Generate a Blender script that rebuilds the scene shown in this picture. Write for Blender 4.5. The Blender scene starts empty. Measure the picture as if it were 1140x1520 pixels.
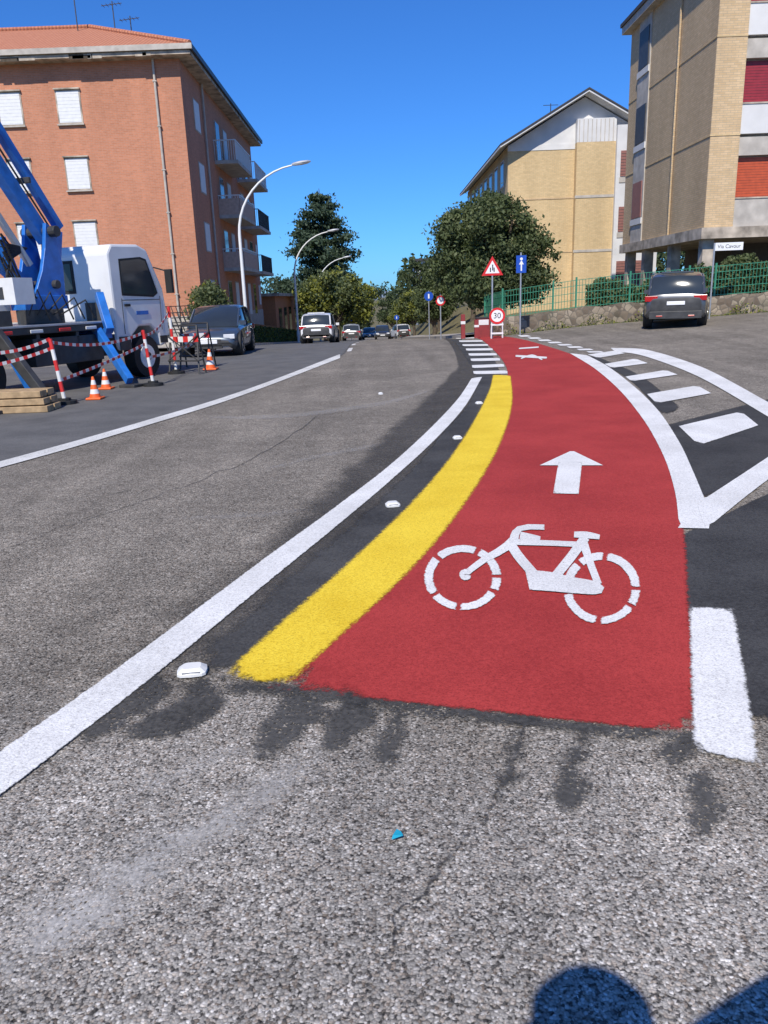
import bpy, math, random
import numpy as np
from mathutils import Vector, Matrix
random.seed(7); rng=np.random.default_rng(7)
scene=bpy.context.scene
# ------------------------------------------------------------------ terrain
def sst(a,b,x):
    t=min(1,max(0,(x-a)/(b-a))); return t*t*(3-2*t)
def H(x,y):
    yy=min(y,190)
    s=(yy-27)/2.0
    sp=2.0*(math.log1p(math.exp(s)) if s<30 else s)
    d=-0.05*sp*(1-sst(4.2,9,x))
    r=min(max(0,x-3),13); r=r*r/(r+1.5)
    return d+0.055*r*sst(12,27,y)*(1-sst(120,300,y))
# ------------------------------------------------------------------ camera (survey of the street uses the same lens data)
FPX=1142.0; P=math.atan(319/FPX); RO=0.037; CH=1.5
R0=Vector((1,0,0)); U0=Vector((0,math.sin(P),math.cos(P))); F=Vector((0,math.cos(P),-math.sin(P)))
Rv=R0*math.cos(RO)-U0*math.sin(RO); Uv=U0*math.cos(RO)+R0*math.sin(RO)
C=Vector((0,0,CH))
def ray(u,v): return F*FPX+Rv*(u-570)+Uv*(760-v)
def at(u,v,y):
    d=ray(u,v); return C+d*(y/d.y)
def G(u,v):
    """ground position (x,y) of a surveyed point"""
    d=ray(u,v); sx=d.x/d.y; sz=d.z/d.y
    y=0.3; best=(1e9,y); step=0.25
    while y<60:
        g=CH+sz*y-H(sx*y,y)
        if g<best[0]: best=(g,y)
        if g<=0:
            a,b=y-step,y
            for _ in range(25):
                m=(a+b)/2
                if CH+sz*m-H(sx*m,m)>0:a=m
                else:b=m
            return (sx*b,b)
        y+=step
    y=best[1]; return (sx*y,y)
cam=bpy.data.cameras.new('camera'); co=bpy.data.objects.new('camera',cam); scene.collection.objects.link(co)
cam.sensor_fit='VERTICAL'; cam.sensor_height=24; cam.lens=12/(760/FPX); cam.clip_end=6000; cam.clip_start=0.02
M=Matrix((Rv,Uv,-F)).transposed().to_4x4(); M.translation=C; co.matrix_world=M
scene.camera=co
scene.view_settings.view_transform='Standard'; scene.view_settings.look='None'; scene.view_settings.exposure=0
# ------------------------------------------------------------------ light
sd=Vector((0.25,0.90,-1)).normalized(); el=math.asin(-sd.z)
w=bpy.data.worlds.new('World'); scene.world=w; w.use_nodes=True
nt=w.node_tree; sky=nt.nodes.new('ShaderNodeTexSky'); sky.sky_type='NISHITA'; sky.sun_disc=False
sky.sun_elevation=el; sky.sun_rotation=math.atan2(-sd.x,-sd.y)%(2*math.pi); sky.dust_density=0.25; sky.ozone_density=4.0; sky.air_density=1.0
tint=nt.nodes.new('ShaderNodeMix'); tint.data_type='RGBA'; tint.blend_type='MULTIPLY'; tint.inputs[0].default_value=1; tint.inputs[7].default_value=(0.34,0.81,1.50,1)
nt.links.new(sky.outputs[0],tint.inputs[6]); nt.links.new(tint.outputs[2],nt.nodes['Background'].inputs[0]); nt.nodes['Background'].inputs[1].default_value=0.1
sl=bpy.data.lights.new('sun','SUN'); sl.energy=5.0; sl.angle=math.radians(0.5); sl.color=(1,0.935,0.83)
so=bpy.data.objects.new('sun',sl); scene.collection.objects.link(so); so.rotation_euler=sd.to_track_quat('-Z','Y').to_euler()
# ------------------------------------------------------------------ material helpers
def newmat(n):
    m=bpy.data.materials.new(n); m.use_nodes=True; t=m.node_tree; return m,t,t.nodes['Principled BSDF']
def N(t,ty,**k):
    n=t.nodes.new(ty)
    for a,b in k.items(): setattr(n,a,b)
    return n
def pos(t): return N(t,'ShaderNodeNewGeometry').outputs['Position']
def noise(t,scale,detail=3,vec=None,rough=0.5):
    n=N(t,'ShaderNodeTexNoise'); n.inputs['Scale'].default_value=scale; n.inputs['Detail'].default_value=detail; n.inputs['Roughness'].default_value=rough
    t.links.new(vec if vec else pos(t),n.inputs['Vector']); return n.outputs['Fac']
def mathn(t,op,a,b=None,c=None,clamp=False):
    n=N(t,'ShaderNodeMath',operation=op); n.use_clamp=clamp
    for i,x in enumerate((a,b,c)):
        if x is None: continue
        if isinstance(x,(int,float)): n.inputs[i].default_value=x
        else: t.links.new(x,n.inputs[i])
    return n.outputs[0]
def mrange(t,x,a,b,c=0,d=1,smooth=False):
    n=N(t,'ShaderNodeMapRange'); 
    if smooth: n.interpolation_type='SMOOTHSTEP'
    t.links.new(x,n.inputs[0])
    for i,v in zip((1,2,3,4),(a,b,c,d)): n.inputs[i].default_value=v
    return n.outputs[0]
def ramp(t,x,stops):
    n=N(t,'ShaderNodeValToRGB'); t.links.new(x,n.inputs[0]); e=n.color_ramp.elements
    while len(e)<len(stops): e.new(0.5)
    for q,(p,c) in zip(e,stops): q.position=p; q.color=(*c,1)
    return n.outputs[0]
def mix(t,fac,a,b,mode='MIX'):
    n=N(t,'ShaderNodeMix',data_type='RGBA',blend_type=mode)
    if isinstance(fac,(int,float)): n.inputs[0].default_value=fac
    else: t.links.new(fac,n.inputs[0])
    for i,x in ((6,a),(7,b)):
        if isinstance(x,tuple): n.inputs[i].default_value=(*x,1)
        else: t.links.new(x,n.inputs[i])
    return n.outputs[2]
def bump(t,b,h,s,dist):
    n=N(t,'ShaderNodeBump'); n.inputs['Strength'].default_value=s; n.inputs['Distance'].default_value=dist
    t.links.new(h,n.inputs['Height']); t.links.new(n.outputs[0],b.inputs['Normal'])
def grey(t,k):
    kk=N(t,'ShaderNodeCombineColor'); [t.links.new(k,kk.inputs[i]) for i in range(3)]; return kk.outputs[0]
def simple(name,col,rough=0.6,metal=0,var=0.12,scale=6,bs=0,coat=0,spec=None):
    m,t,b=newmat(name)
    n=noise(t,scale,4); c=mix(t,mrange(t,n,0.3,0.7),tuple(x*(1-var) for x in col),tuple(min(1,x*(1+var)) for x in col))
    t.links.new(c,b.inputs['Base Color']); b.inputs['Roughness'].default_value=rough; b.inputs['Metallic'].default_value=metal
    b.inputs['Coat Weight'].default_value=coat
    if spec is not None: b.inputs['Specular IOR Level'].default_value=spec
    if bs: bump(t,b,noise(t,scale*6,3),bs,0.02)
    return m
def glass(name,col=(0.02,0.025,0.03)):
    m,t,b=newmat(name); n=noise(t,1.5,2)
    t.links.new(mix(t,n,col,tuple(x*2 for x in col)),b.inputs['Base Color']); b.inputs['Roughness'].default_value=0.07; b.inputs['Specular IOR Level'].default_value=0.5
    return m
def stones(t,scale):
    v=N(t,'ShaderNodeTexVoronoi'); v.inputs['Scale'].default_value=scale; 
    wn=N(t,'ShaderNodeTexNoise'); wn.inputs['Scale'].default_value=scale*0.7; wn.inputs['Detail'].default_value=1; t.links.new(pos(t),wn.inputs['Vector'])
    mx=N(t,'ShaderNodeVectorMath',operation='MULTIPLY_ADD'); t.links.new(wn.outputs['Color'],mx.inputs[0]); mx.inputs[1].default_value=(0.9/scale,)*3; t.links.new(pos(t),mx.inputs[2])
    t.links.new(mx.outputs[0],v.inputs['Vector']); return v
def asphalt(name,dark,mid,light,scale=130,bs=0.6):
    m,t,b=newmat(name); v=stones(t,scale)
    sep=N(t,'ShaderNodeSeparateColor'); t.links.new(v.outputs['Color'],sep.inputs[0])
    c=ramp(t,sep.outputs[0],[(0,dark),(0.10,dark),(0.28,mid),(0.75,tuple(x*1.12 for x in mid)),(1,light)])
    c=mix(t,mrange(t,sep.outputs[1],0.6,0.9,0,0.35),c,(0.38,0.29,0.215))
    gap=mrange(t,v.outputs['Distance'],0.4,0.8,1,0.5)
    c=mix(t,1,c,grey(t,gap),'MULTIPLY')
    pit=mrange(t,noise(t,85,2),0.58,0.66,1,0.3); k=pit
    k=mathn(t,'MULTIPLY',k,mrange(t,noise(t,22,3),0.35,0.65,0.82,1.15)); k=mathn(t,'MULTIPLY',k,mrange(t,noise(t,5,4),0.3,0.7,0.87,1.12))
    k=mathn(t,'MULTIPLY',k,mrange(t,noise(t,0.55,4,rough=0.6),0.35,0.65,0.84,1.14))
    mp=N(t,'ShaderNodeMapping'); mp.inputs['Scale'].default_value=(2.2,0.14,1); mp.inputs['Rotation'].default_value=(0,0,-0.3); t.links.new(pos(t),mp.inputs[0])
    k=mathn(t,'MULTIPLY',k,mrange(t,noise(t,0.8,4,mp.outputs[0]),0.35,0.65,0.86,1.12))
    k=mathn(t,'MULTIPLY',k,mrange(t,noise(t,1.7,4,rough=.65),0.55,0.66,1,1.16))
    c=mix(t,1,c,grey(t,k),'MULTIPLY')
    s=N(t,'ShaderNodeSeparateXYZ'); t.links.new(pos(t),s.inputs[0])
    f=mathn(t,'ADD',s.outputs[1],mathn(t,'MULTIPLY',mathn(t,'SUBTRACT',noise(t,1.2,4),0.5),1.6)); f=mathn(t,'ADD',f,mathn(t,'MULTIPLY',s.outputs[0],0.25))
    c=mix(t,1,c,mix(t,mrange(t,f,1.7,3.0,0,1,True),(1.10,1.09,1.08),(0.82,0.785,0.73)),'MULTIPLY')
    t.links.new(c,b.inputs['Base Color']); b.inputs['Roughness'].default_value=0.9; b.inputs['Specular IOR Level'].default_value=0.2
    h=mathn(t,'ADD',mathn(t,'SUBTRACT',1,v.outputs['Distance']),mathn(t,'MULTIPLY',pit,0.8)); bump(t,b,h,bs,0.004)
    return m
def sheetmat(name,dark,light,soft=0.02,amp=0.02,opac=1.0,wear=0.2,nscale=30,rough=0.8,lscale=1.6,spk=1.0,bmp=True):
    """thin painted / bituminous layer with ragged edges; the stones underneath show through where it is worn"""
    m,t,b=newmat(name); at_=N(t,'ShaderNodeAttribute',attribute_name='edge')
    e=mathn(t,'ADD',at_.outputs['Fac'],mathn(t,'MULTIPLY',mathn(t,'SUBTRACT',noise(t,nscale,4,rough=.65),0.5),amp*2))
    a=mrange(t,e,0,soft,0,1,True)
    a=mathn(t,'ADD',a,mathn(t,'MULTIPLY',mathn(t,'SUBTRACT',noise(t,110,1),0.5),mathn(t,'MULTIPLY',mathn(t,'MULTIPLY',a,mathn(t,'SUBTRACT',1,a)),6.0*spk)),clamp=True)
    sp=mathn(t,'ADD',mathn(t,'MULTIPLY',noise(t,75,2),0.72),mathn(t,'MULTIPLY',noise(t,3.1,3),0.3))
    hole=mrange(t,sp,0.78-wear*0.35,0.84-wear*0.35,1,0)
    a=mathn(t,'MULTIPLY',a,hole); a=mathn(t,'MULTIPLY',a,opac,clamp=True)
    k=mathn(t,'ADD',mathn(t,'MULTIPLY',noise(t,lscale,4,rough=.6),0.55),mathn(t,'MULTIPLY',noise(t,60,2),0.45))
    c=mix(t,mrange(t,k,0.38,0.6),dark,light)
    if bmp:
        v=stones(t,130); c=mix(t,mrange(t,v.outputs['Distance'],0.5,0.9,0,0.5),c,tuple(x*0.5 for x in dark)); bump(t,b,mathn(t,'SUBTRACT',1,v.outputs['Distance']),0.45,0.003)
    t.links.new(c,b.inputs['Base Color']); b.inputs['Roughness'].default_value=rough; b.inputs['Specular IOR Level'].default_value=0.2
    t.links.new(a,b.inputs['Alpha']); return m
def brick(name,c1,c2,mortar,bw=0.25,bh=0.075):
    m,t,b=newmat(name); s=N(t,'ShaderNodeSeparateXYZ'); t.links.new(pos(t),s.inputs[0]); cb=N(t,'ShaderNodeCombineXYZ')
    sm=mathn(t,'ADD',s.outputs[0],s.outputs[1]); t.links.new(sm,cb.inputs[0]); t.links.new(s.outputs[2],cb.inputs[1])
    br=N(t,'ShaderNodeTexBrick'); t.links.new(cb.outputs[0],br.inputs['Vector']); br.inputs['Scale'].default_value=1
    br.inputs['Brick Width'].default_value=bw; br.inputs['Row Height'].default_value=bh; br.inputs['Mortar Size'].default_value=0.008
    br.inputs['Color1'].default_value=(*c1,1); br.inputs['Color2'].default_value=(*c2,1); br.inputs['Mortar'].default_value=(*mortar,1)
    mp=N(t,'ShaderNodeMapping'); mp.inputs['Scale'].default_value=(1,1,0.25); t.links.new(pos(t),mp.inputs[0])
    k=mrange(t,mathn(t,'ADD',mathn(t,'MULTIPLY',noise(t,0.9,5,mp.outputs[0]),0.6),mathn(t,'MULTIPLY',noise(t,6,4),0.4)),0.35,0.65,0.86,1.1)
    t.links.new(mix(t,1,br.outputs['Color'],grey(t,k),'MULTIPLY'),b.inputs['Base Color']); b.inputs['Roughness'].default_value=0.9
    return m
def leafmat(name,c):
    m,t,b=newmat(name); t.links.new(mix(t,noise(t,2.5,2),tuple(x*0.6 for x in c),tuple(x*1.35 for x in c)),b.inputs['Base Color'])
    b.inputs['Roughness'].default_value=0.6; b.inputs['Specular IOR Level'].default_value=0.25
    tr=N(t,'ShaderNodeBsdfTranslucent'); tr.inputs[0].default_value=(c[0]*1.5,c[1]*1.6,c[2]*0.8,1); ms=N(t,'ShaderNodeMixShader'); ms.inputs[0].default_value=0.25
    o=t.nodes['Material Output']; t.links.new(b.outputs[0],ms.inputs[1]); t.links.new(tr.outputs[0],ms.inputs[2]); t.links.new(ms.outputs[0],o.inputs[0]); return m
def wallstone(name):
    m,t,b=newmat(name); v=N(t,'ShaderNodeTexVoronoi'); v.inputs['Scale'].default_value=4.5; t.links.new(pos(t),v.inputs['Vector'])
    v2=N(t,'ShaderNodeTexVoronoi',feature='DISTANCE_TO_EDGE'); v2.inputs['Scale'].default_value=4.5; t.links.new(pos(t),v2.inputs['Vector'])
    s=N(t,'ShaderNodeSeparateColor'); t.links.new(v.outputs['Color'],s.inputs[0])
    c=ramp(t,s.outputs[0],[(0,(0.12,0.09,0.065)),(0.5,(0.22,0.175,0.125)),(1,(0.36,0.3,0.22))])
    c=mix(t,mrange(t,v2.outputs['Distance'],0.02,0.07,1,0),c,(0.14,0.12,0.095)); c=mix(t,mrange(t,noise(t,1.5,5),0.5,0.7,0,0.5),c,(0.06,0.065,0.04))
    t.links.new(c,b.inputs['Base Color']); b.inputs['Roughness'].default_value=0.95; bump(t,b,v2.outputs['Distance'],0.8,0.05); return m
def tiles(name):
    m,t,b=newmat(name); wv=N(t,'ShaderNodeTexWave'); wv.inputs['Scale'].default_value=1.6; t.links.new(pos(t),wv.inputs[0])
    wy=N(t,'ShaderNodeTexWave',bands_direction='Y'); wy.inputs['Scale'].default_value=1.1; t.links.new(pos(t),wy.inputs[0])
    c=mix(t,noise(t,5,5),(0.42,0.14,0.07),(0.66,0.3,0.17)); c=mix(t,mathn(t,'MULTIPLY',wv.outputs['Fac'],0.4),c,(0.18,0.06,0.04)); c=mix(t,mathn(t,'MULTIPLY',wy.outputs['Fac'],0.25),c,(0.18,0.06,0.04))
    t.links.new(c,b.inputs['Base Color']); b.inputs['Roughness'].default_value=0.9; bump(t,b,wv.outputs['Fac'],0.6,0.06); return m
# ------------------------------------------------------------------ mesh helpers
def link(o,parent=None):
    scene.collection.objects.link(o)
    if parent: o.parent=parent
    return o
def empty(name,loc=(0,0,0),rot=(0,0,0)):
    e=bpy.data.objects.new(name,None); e.location=loc; e.rotation_euler=rot; e.empty_display_size=0.3; scene.collection.objects.link(e); return e
class MB:
    def __init__(s): s.v=[];s.f=[];s.m=[];s.mats=[]
    def mi(s,m):
        if m not in s.mats: s.mats.append(m)
        return s.mats.index(m)
    def add(s,vs,fs,m):
        o=len(s.v); s.v+= [tuple(x) for x in vs]; k=s.mi(m)
        for f in fs: s.f.append(tuple(i+o for i in f)); s.m.append(k)
    def box(s,a,b,m):
        x0,y0,z0=a;x1,y1,z1=b
        s.add([(x0,y0,z0),(x1,y0,z0),(x1,y1,z0),(x0,y1,z0),(x0,y0,z1),(x1,y0,z1),(x1,y1,z1),(x0,y1,z1)],
              [(3,2,1,0),(4,5,6,7),(0,1,5,4),(1,2,6,5),(2,3,7,6),(3,0,4,7)],m)
    def tube(s,pts,r,m,n=10,cap=True):
        pts=[Vector(p) for p in pts]; rs=r if isinstance(r,(list,tuple)) else [r]*len(pts); vs=[];fs=[]
        prev=None
        for i,p in enumerate(pts):
            d=(pts[min(i+1,len(pts)-1)]-pts[max(i-1,0)]).normalized()
            a=prev if prev is not None and abs(prev.dot(d))<0.95 else (Vector((0,0,1)) if abs(d.z)<0.9 else Vector((1,0,0)))
            a=(a-d*a.dot(d)).normalized(); prev=a; b=d.cross(a)
            for k in range(n):
                t=2*math.pi*k/n; vs.append(p+(a*math.cos(t)+b*math.sin(t))*rs[i])
        for i in range(len(pts)-1):
            for k in range(n): fs.append((i*n+k,i*n+(k+1)%n,(i+1)*n+(k+1)%n,(i+1)*n+k))
        if cap: fs.append(tuple(range(n-1,-1,-1))); fs.append(tuple((len(pts)-1)*n+k for k in range(n)))
        s.add(vs,fs,m)
    def beam(s,p0,p1,w,h,m,up=(0,0,1)):
        p0=Vector(p0);p1=Vector(p1);d=(p1-p0).normalized();u=Vector(up);r=d.cross(u)
        if r.length<1e-3: r=d.cross(Vector((1,0,0)))
        r.normalize(); u=r.cross(d); vs=[]
        for p in (p0,p1):
            for a,b in((-1,-1),(1,-1),(1,1),(-1,1)): vs.append(p+r*a*w/2+u*b*h/2)
        s.add(vs,[(0,1,2,3),(7,6,5,4),(0,4,5,1),(1,5,6,2),(2,6,7,3),(3,7,4,0)],m)
    def prism(s,prof,x0,x1,m,mside=None):
        n=len(prof); vs=[(x0,y,z) for y,z in prof]+[(x1,y,z) for y,z in prof]
        s.add(vs,[(i,(i+1)%n,n+(i+1)%n,n+i) for i in range(n)]+[tuple(range(n-1,-1,-1)),tuple(range(n,2*n))],m)
    def loft(s,secs,mf):
        n=len(secs[0]); o=len(s.v)
        for sec in secs: s.v+=[tuple(p) for p in sec]
        for i in range(len(secs)-1):
            for k in range(n-1):
                s.f.append((o+i*n+k,o+i*n+k+1,o+(i+1)*n+k+1,o+(i+1)*n+k)); s.m.append(s.mi(mf(i,k)))
        s.f.append(tuple(o+k for k in range(n))); s.m.append(s.mi(mf(0,0))); s.f.append(tuple(o+(len(secs)-1)*n+k for k in range(n-1,-1,-1))); s.m.append(s.mi(mf(0,0)))
    def build(s,name,parent=None,smooth=False,bevel=0,fix=True):
        me=bpy.data.meshes.new(name); me.from_pydata(s.v,[],s.f); 
        for m in s.mats: me.materials.append(m)
        me.polygons.foreach_set('material_index',s.m)
        if smooth: me.polygons.foreach_set('use_smooth',[True]*len(s.f))
        me.update()
        if fix:
            import bmesh; bm=bmesh.new(); bm.from_mesh(me); bmesh.ops.recalc_face_normals(bm,faces=bm.faces); bm.to_mesh(me); bm.free()
        o=bpy.data.objects.new(name,me); link(o,parent)
        if bevel: b=o.modifiers.new('bevel','BEVEL'); b.width=bevel; b.segments=2; b.limit_method='ANGLE'
        if smooth and fix:
            es=o.modifiers.new('es','EDGE_SPLIT'); es.split_angle=math.radians(40)
        return o
def catmull(pts,n):
    pts=[Vector(p).to_2d() for p in pts]
    if len(pts)==2: return [pts[0].lerp(pts[1],i/(n-1)) for i in range(n)]
    cum=[0]
    for a,b in zip(pts,pts[1:]): cum.append(cum[-1]+(b-a).length)
    out=[]
    ext=[pts[0]*2-pts[1]]+pts+[pts[-1]*2-pts[-2]]
    for i in range(n):
        s=cum[-1]*i/(n-1); k=0
        while k<len(pts)-2 and cum[k+1]<s: k+=1
        u=(s-cum[k])/max(1e-9,cum[k+1]-cum[k]); a,b,c,d=ext[k:k+4]
        out.append(0.5*((2*b)+(c-a)*u+(2*a-5*b+4*c-d)*u*u+(3*b-a-3*c+d)*u**3))
    return out
class Sheet:
    def __init__(s,z): s.v=[];s.f=[];s.e=[];s.z=z
    def ribbon(s,Lp,Rp,world=False,n=None,cross=(0,.08,.25,.5,.75,.92,1),dx=0.3,bias=0):
        if not world: Lp=[G(*p) for p in Lp]; Rp=[G(*p) for p in Rp]
        ln=sum((Vector(a)-Vector(b)).length for a,b in zip(Lp,Lp[1:])); n=n or max(6,min(140,int(ln/dx)+2))
        A=catmull(Lp,n);B=catmull(Rp,n); o=len(s.v); w=len(cross); mid=[(a+b)/2 for a,b in zip(A,B)]
        cum=[0]
        for a,b in zip(mid,mid[1:]): cum.append(cum[-1]+(b-a).length)
        for i in range(n):
            W=(B[i]-A[i]).length
            for c in cross:
                p=A[i].lerp(B[i],c); s.v.append((p.x,p.y,H(p.x,p.y)+s.z)); s.e.append(bias+min(c*W,(1-c)*W,cum[i],cum[-1]-cum[i]))
        for i in range(n-1):
            for k in range(w-1): s.f.append((o+i*w+k,o+i*w+k+1,o+(i+1)*w+k+1,o+(i+1)*w+k))
        s.z+=0.00017   # each stroke is a hair above the previous one: overlapping coats never share a plane
    def quad(s,p,**k): s.ribbon([p[0],p[3]],[p[1],p[2]],**k)
    def stroke(s,pts,wd,world=False,n=None,bias=0):
        pts=[Vector(p) for p in pts]; L=[];R=[]; ws=wd if isinstance(wd,(list,tuple)) else [wd]*len(pts)
        for i,p in enumerate(pts):
            d=(pts[min(i+1,len(pts)-1)]-pts[max(i-1,0)]).normalized(); q=Vector((-d.y,d.x))*ws[i]/2; L.append(p+q);R.append(p-q)
        s.ribbon(L,R,world,n,bias=bias)
    def build(s,name,mat,parent=None):
        me=bpy.data.meshes.new(name); me.from_pydata(s.v,[],s.f); me.materials.append(mat)
        a=me.attributes.new('edge','FLOAT','POINT'); a.data.foreach_set('value',s.e); me.update()
        import bmesh; bm=bmesh.new(); bm.from_mesh(me)
        for f in bm.faces:
            f.normal_update()
            if f.normal.z<0: f.normal_flip()
        bm.to_mesh(me); bm.free()
        return link(bpy.data.objects.new(name,me),parent)
# ------------------------------------------------------------------ materials
A_main=asphalt('worn_asphalt',(0.095,0.088,0.08),(0.295,0.277,0.25),(0.62,0.59,0.545))
EARTH=simple('dry_grass',(0.14,0.12,0.055),0.95,var=0.4,scale=3,bs=0.4)
PAVE=simple('pavement_concrete',(0.32,0.29,0.25),0.9,scale=2)
WHITE=simple('white_render',(0.64,0.63,0.61),0.8,scale=1.5,var=0.08)
CONC=simple('concrete',(0.46,0.42,0.365),0.85,scale=2.5,var=0.2)
CONCD=simple('weathered_concrete',(0.40,0.34,0.27),0.9,scale=2.2,var=0.5)
GLS=glass('window_glass'); SHUT=simple('white_shutter',(0.74,0.74,0.73),0.6,var=0.05)
BLK=simple('black_rubber',(0.018,0.018,0.018),0.7); DKM=simple('dark_steel',(0.045,0.044,0.043),0.5,var=0.3)
GALV=simple('galvanised_steel',(0.45,0.46,0.47),0.45,0.6); WPNT=simple('white_metal_paint',(0.74,0.74,0.72),0.4,var=0.04)
RED=simple('red_plastic',(0.6,0.03,0.025),0.45,var=0.1); WPL=simple('white_plastic',(0.72,0.71,0.68),0.45,var=0.06)
ORG=simple('orange_plastic',(0.8,0.13,0.02),0.5,var=0.1); BLUE=simple('blue_crane_paint',(0.02,0.15,0.50),0.4,var=0.2,coat=0.2)
BARK=simple('bark',(0.09,0.07,0.05),0.95,var=0.4,bs=0.6); CHROME=simple('rim_metal',(0.5,0.5,0.5),0.3,0.8)
RLT=simple('tail_light',(0.4,0.01,0.01),0.15); HLT=simple('head_light',(0.7,0.72,0.75),0.1); 
L1=leafmat('leaf_dark',(0.06,0.08,0.035));L2=leafmat('leaf_mid',(0.092,0.118,0.05));L3=leafmat('leaf_light',(0.135,0.16,0.07)); L4=leafmat('leaf_yellow_green',(0.22,0.23,0.045)); LC=leafmat('conifer_needles',(0.05,0.08,0.05)); LC2=leafmat('conifer_light',(0.08,0.115,0.07))
# ------------------------------------------------------------------ ground
def axis(segs):
    out=[]
    for a,b,st in segs:
        k=max(1,round((b-a)/st)); out+= [a+(b-a)*i/k for i in range(k)]
    out.append(segs[-1][1]); return out
xs=axis([(-2500,-200,500),(-200,-30,17),(-30,-10,1),(-10,14,0.4),(14,30,1),(30,200,17),(200,2500,500)])
ys=axis([(-300,-20,40),(-20,0,2),(0,44,0.4),(44,80,1),(80,200,6),(200,600,50),(600,3500,500)])
gv=[(x,y,H(x,y)) for y in ys for x in xs]; nx=len(xs); gf=[];gm=[]
for j in range(len(ys)-1):
    for i in range(nx-1):
        gf.append((j*nx+i,j*nx+i+1,(j+1)*nx+i+1,(j+1)*nx+i)); cx=(xs[i]+xs[i+1])/2; cy=(ys[j]+ys[j+1])/2
        gm.append(1 if ((cy>31 and (cx>4.6)) or cx<-13 or cy>260 or (cy>40 and cx<-8.5) or cx>60 or cy<-60) else 0)
me=bpy.data.meshes.new('ground'); me.from_pydata(gv,[],gf); me.materials.append(A_main); me.materials.append(EARTH); me.polygons.foreach_set('material_index',gm); me.update()
link(bpy.data.objects.new('ground',me))
A_dark=sheetmat('newer_asphalt',(0.10,0.098,0.096),(0.155,0.151,0.145),soft=0.12,amp=0.1,wear=-.3)
LLx=[(-260,752),(-120,722),(0,690),(110,660),(220,628),(330,595),(420,563),(505,530)]
LL=[G(*p) for p in LLx]
s=Sheet(0.004); s.ribbon(LL+[(-0.9,24),(-0.9,30),(-1.0,60),(-1.0,110)],[(-11,LL[0][1]-1)]+[(-11,y) for y in (8,10,12,15,20)]+[(-7,26),(-6.9,60),(-6.9,110)],world=True,n=140); s.build('asphalt_lane',A_dark)
A_blk=sheetmat('black_road_coating',(0.042,0.041,0.04),(0.09,0.088,0.085),soft=0.14,amp=0.18,wear=0.3,nscale=3.5,opac=0.9)
A_smk=sheetmat('black_overspray',(0.035,0.034,0.033),(0.08,0.076,0.072),soft=0.55,amp=0.4,wear=0.35,nscale=2.4,opac=0.55,bmp=False)
s=Sheet(0.0045)
s.ribbon([(120,1010),(200,935),(290,865),(390,790),(480,715),(560,645),(622,595),(665,556),(676,530),(655,503)],
         [(330,1090),(345,1020),(420,960),(500,890),(570,830),(640,750),(700,670),(735,610),(745,560),(722,510)],n=120)
s.build('overspray_band',A_smk)
s=Sheet(0.0055)
s.ribbon([(275,985),(350,915),(436,842),(528,768),(604,702),(658,640),(696,598),(708,560),(690,530),(668,504)],
         [(345,1030),(400,970),(470,905),(540,845),(600,785),(655,725),(705,655),(735,600),(745,560),(722,510)],n=120)
s.build('coating_band',A_blk)
A_blk2=sheetmat('black_coating_patch',(0.036,0.035,0.035),(0.07,0.069,0.068),soft=0.07,amp=0.05,wear=0.1,nscale=12,opac=0.97)
s=Sheet(0.0065)
s.ribbon([(1000,800),(1010,900),(1020,1000),(1026,1060)],[(1330,640),(1400,800),(1350,1000),(1300,1090)],n=30)
s.ribbon([(985,632),(1010,690),(1040,745)],[(1150,590),(1150,640),(1150,700)],n=16)
s.ribbon([(870,530),(930,562),(985,620)],[(884,528),(948,556),(1012,606)],n=16)
s.build('coating_patch',A_blk2)
A_st=sheetmat('bitumen_stain',(0.04,0.039,0.037),(0.10,0.096,0.09),soft=0.07,amp=0.085,wear=0.6,nscale=9,opac=0.82,bmp=False)
s=Sheet(0.0050)
for pts,wd in [([(595,1055),(583,1090),(572,1125),(562,1145)],[34,52,52,20]),([(470,1030),(430,1070),(400,1105),(375,1125)],[80,76,60,24]),
  ([(330,1020),(290,1050),(250,1075),(180,1092)],[76,64,56,30]),([(250,1005),(190,1050),(110,1106)],[50,50,26]),([(785,1055),(770,1105),(756,1150),(738,1190)],[30,40,46,20]),
  ([(872,1085),(852,1130),(843,1175),(858,1212)],[30,54,76,40]),([(1030,1140),(1046,1190),(1050,1225),(1043,1255)],[50,74,76,36]),([(545,1035),(505,1085),(480,1120)],[80,66,26]),([(1000,1090),(1010,1120),(1030,1140)],[70,70,40])]:
    s.stroke(pts,wd,n=20)
s.ribbon([(330,1004),(440,1012),(600,1030),(800,1058),(1040,1085)],[(315,1035),(430,1040),(600,1066),(800,1088),(1040,1112)],n=60)
s.build('bitumen_stain',A_st)
A_cr=sheetmat('crack',(0.04,0.037,0.033),(0.08,0.073,0.066),soft=0.014,amp=0.016,wear=0.55,nscale=25,opac=0.7,bmp=False)
s=Sheet(0.0042)
def crack(pts,wd,jit=7):
    P2=catmull(pts,max(10,len(pts)*7)); P2=[(p.x+random.uniform(-jit,jit),p.y+random.uniform(-jit,jit)*0.7) for p in P2]; s.stroke(P2,wd,n=len(P2)*2)
crack([(765,1140),(720,1215),(660,1285),(600,1370),(560,1440),(520,1515)],9)
crack([(640,1320),(590,1360),(575,1420)],6)
crack([(900,1130),(940,1240),(990,1330)],4)
s.build('road_crack',A_cr)
s=Sheet(0.0046); crack([(-60,850),(60,795),(170,758),(300,712),(400,668),(470,618)],2.2,3); crack([(120,775),(150,740),(230,720)],1.3,2)
s.build('road_crack',sheetmat('faint_crack',(0.07,0.065,0.06),(0.12,0.11,0.10),soft=0.03,amp=0.035,wear=0.6,nscale=12,opac=0.55,bmp=False))
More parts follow.
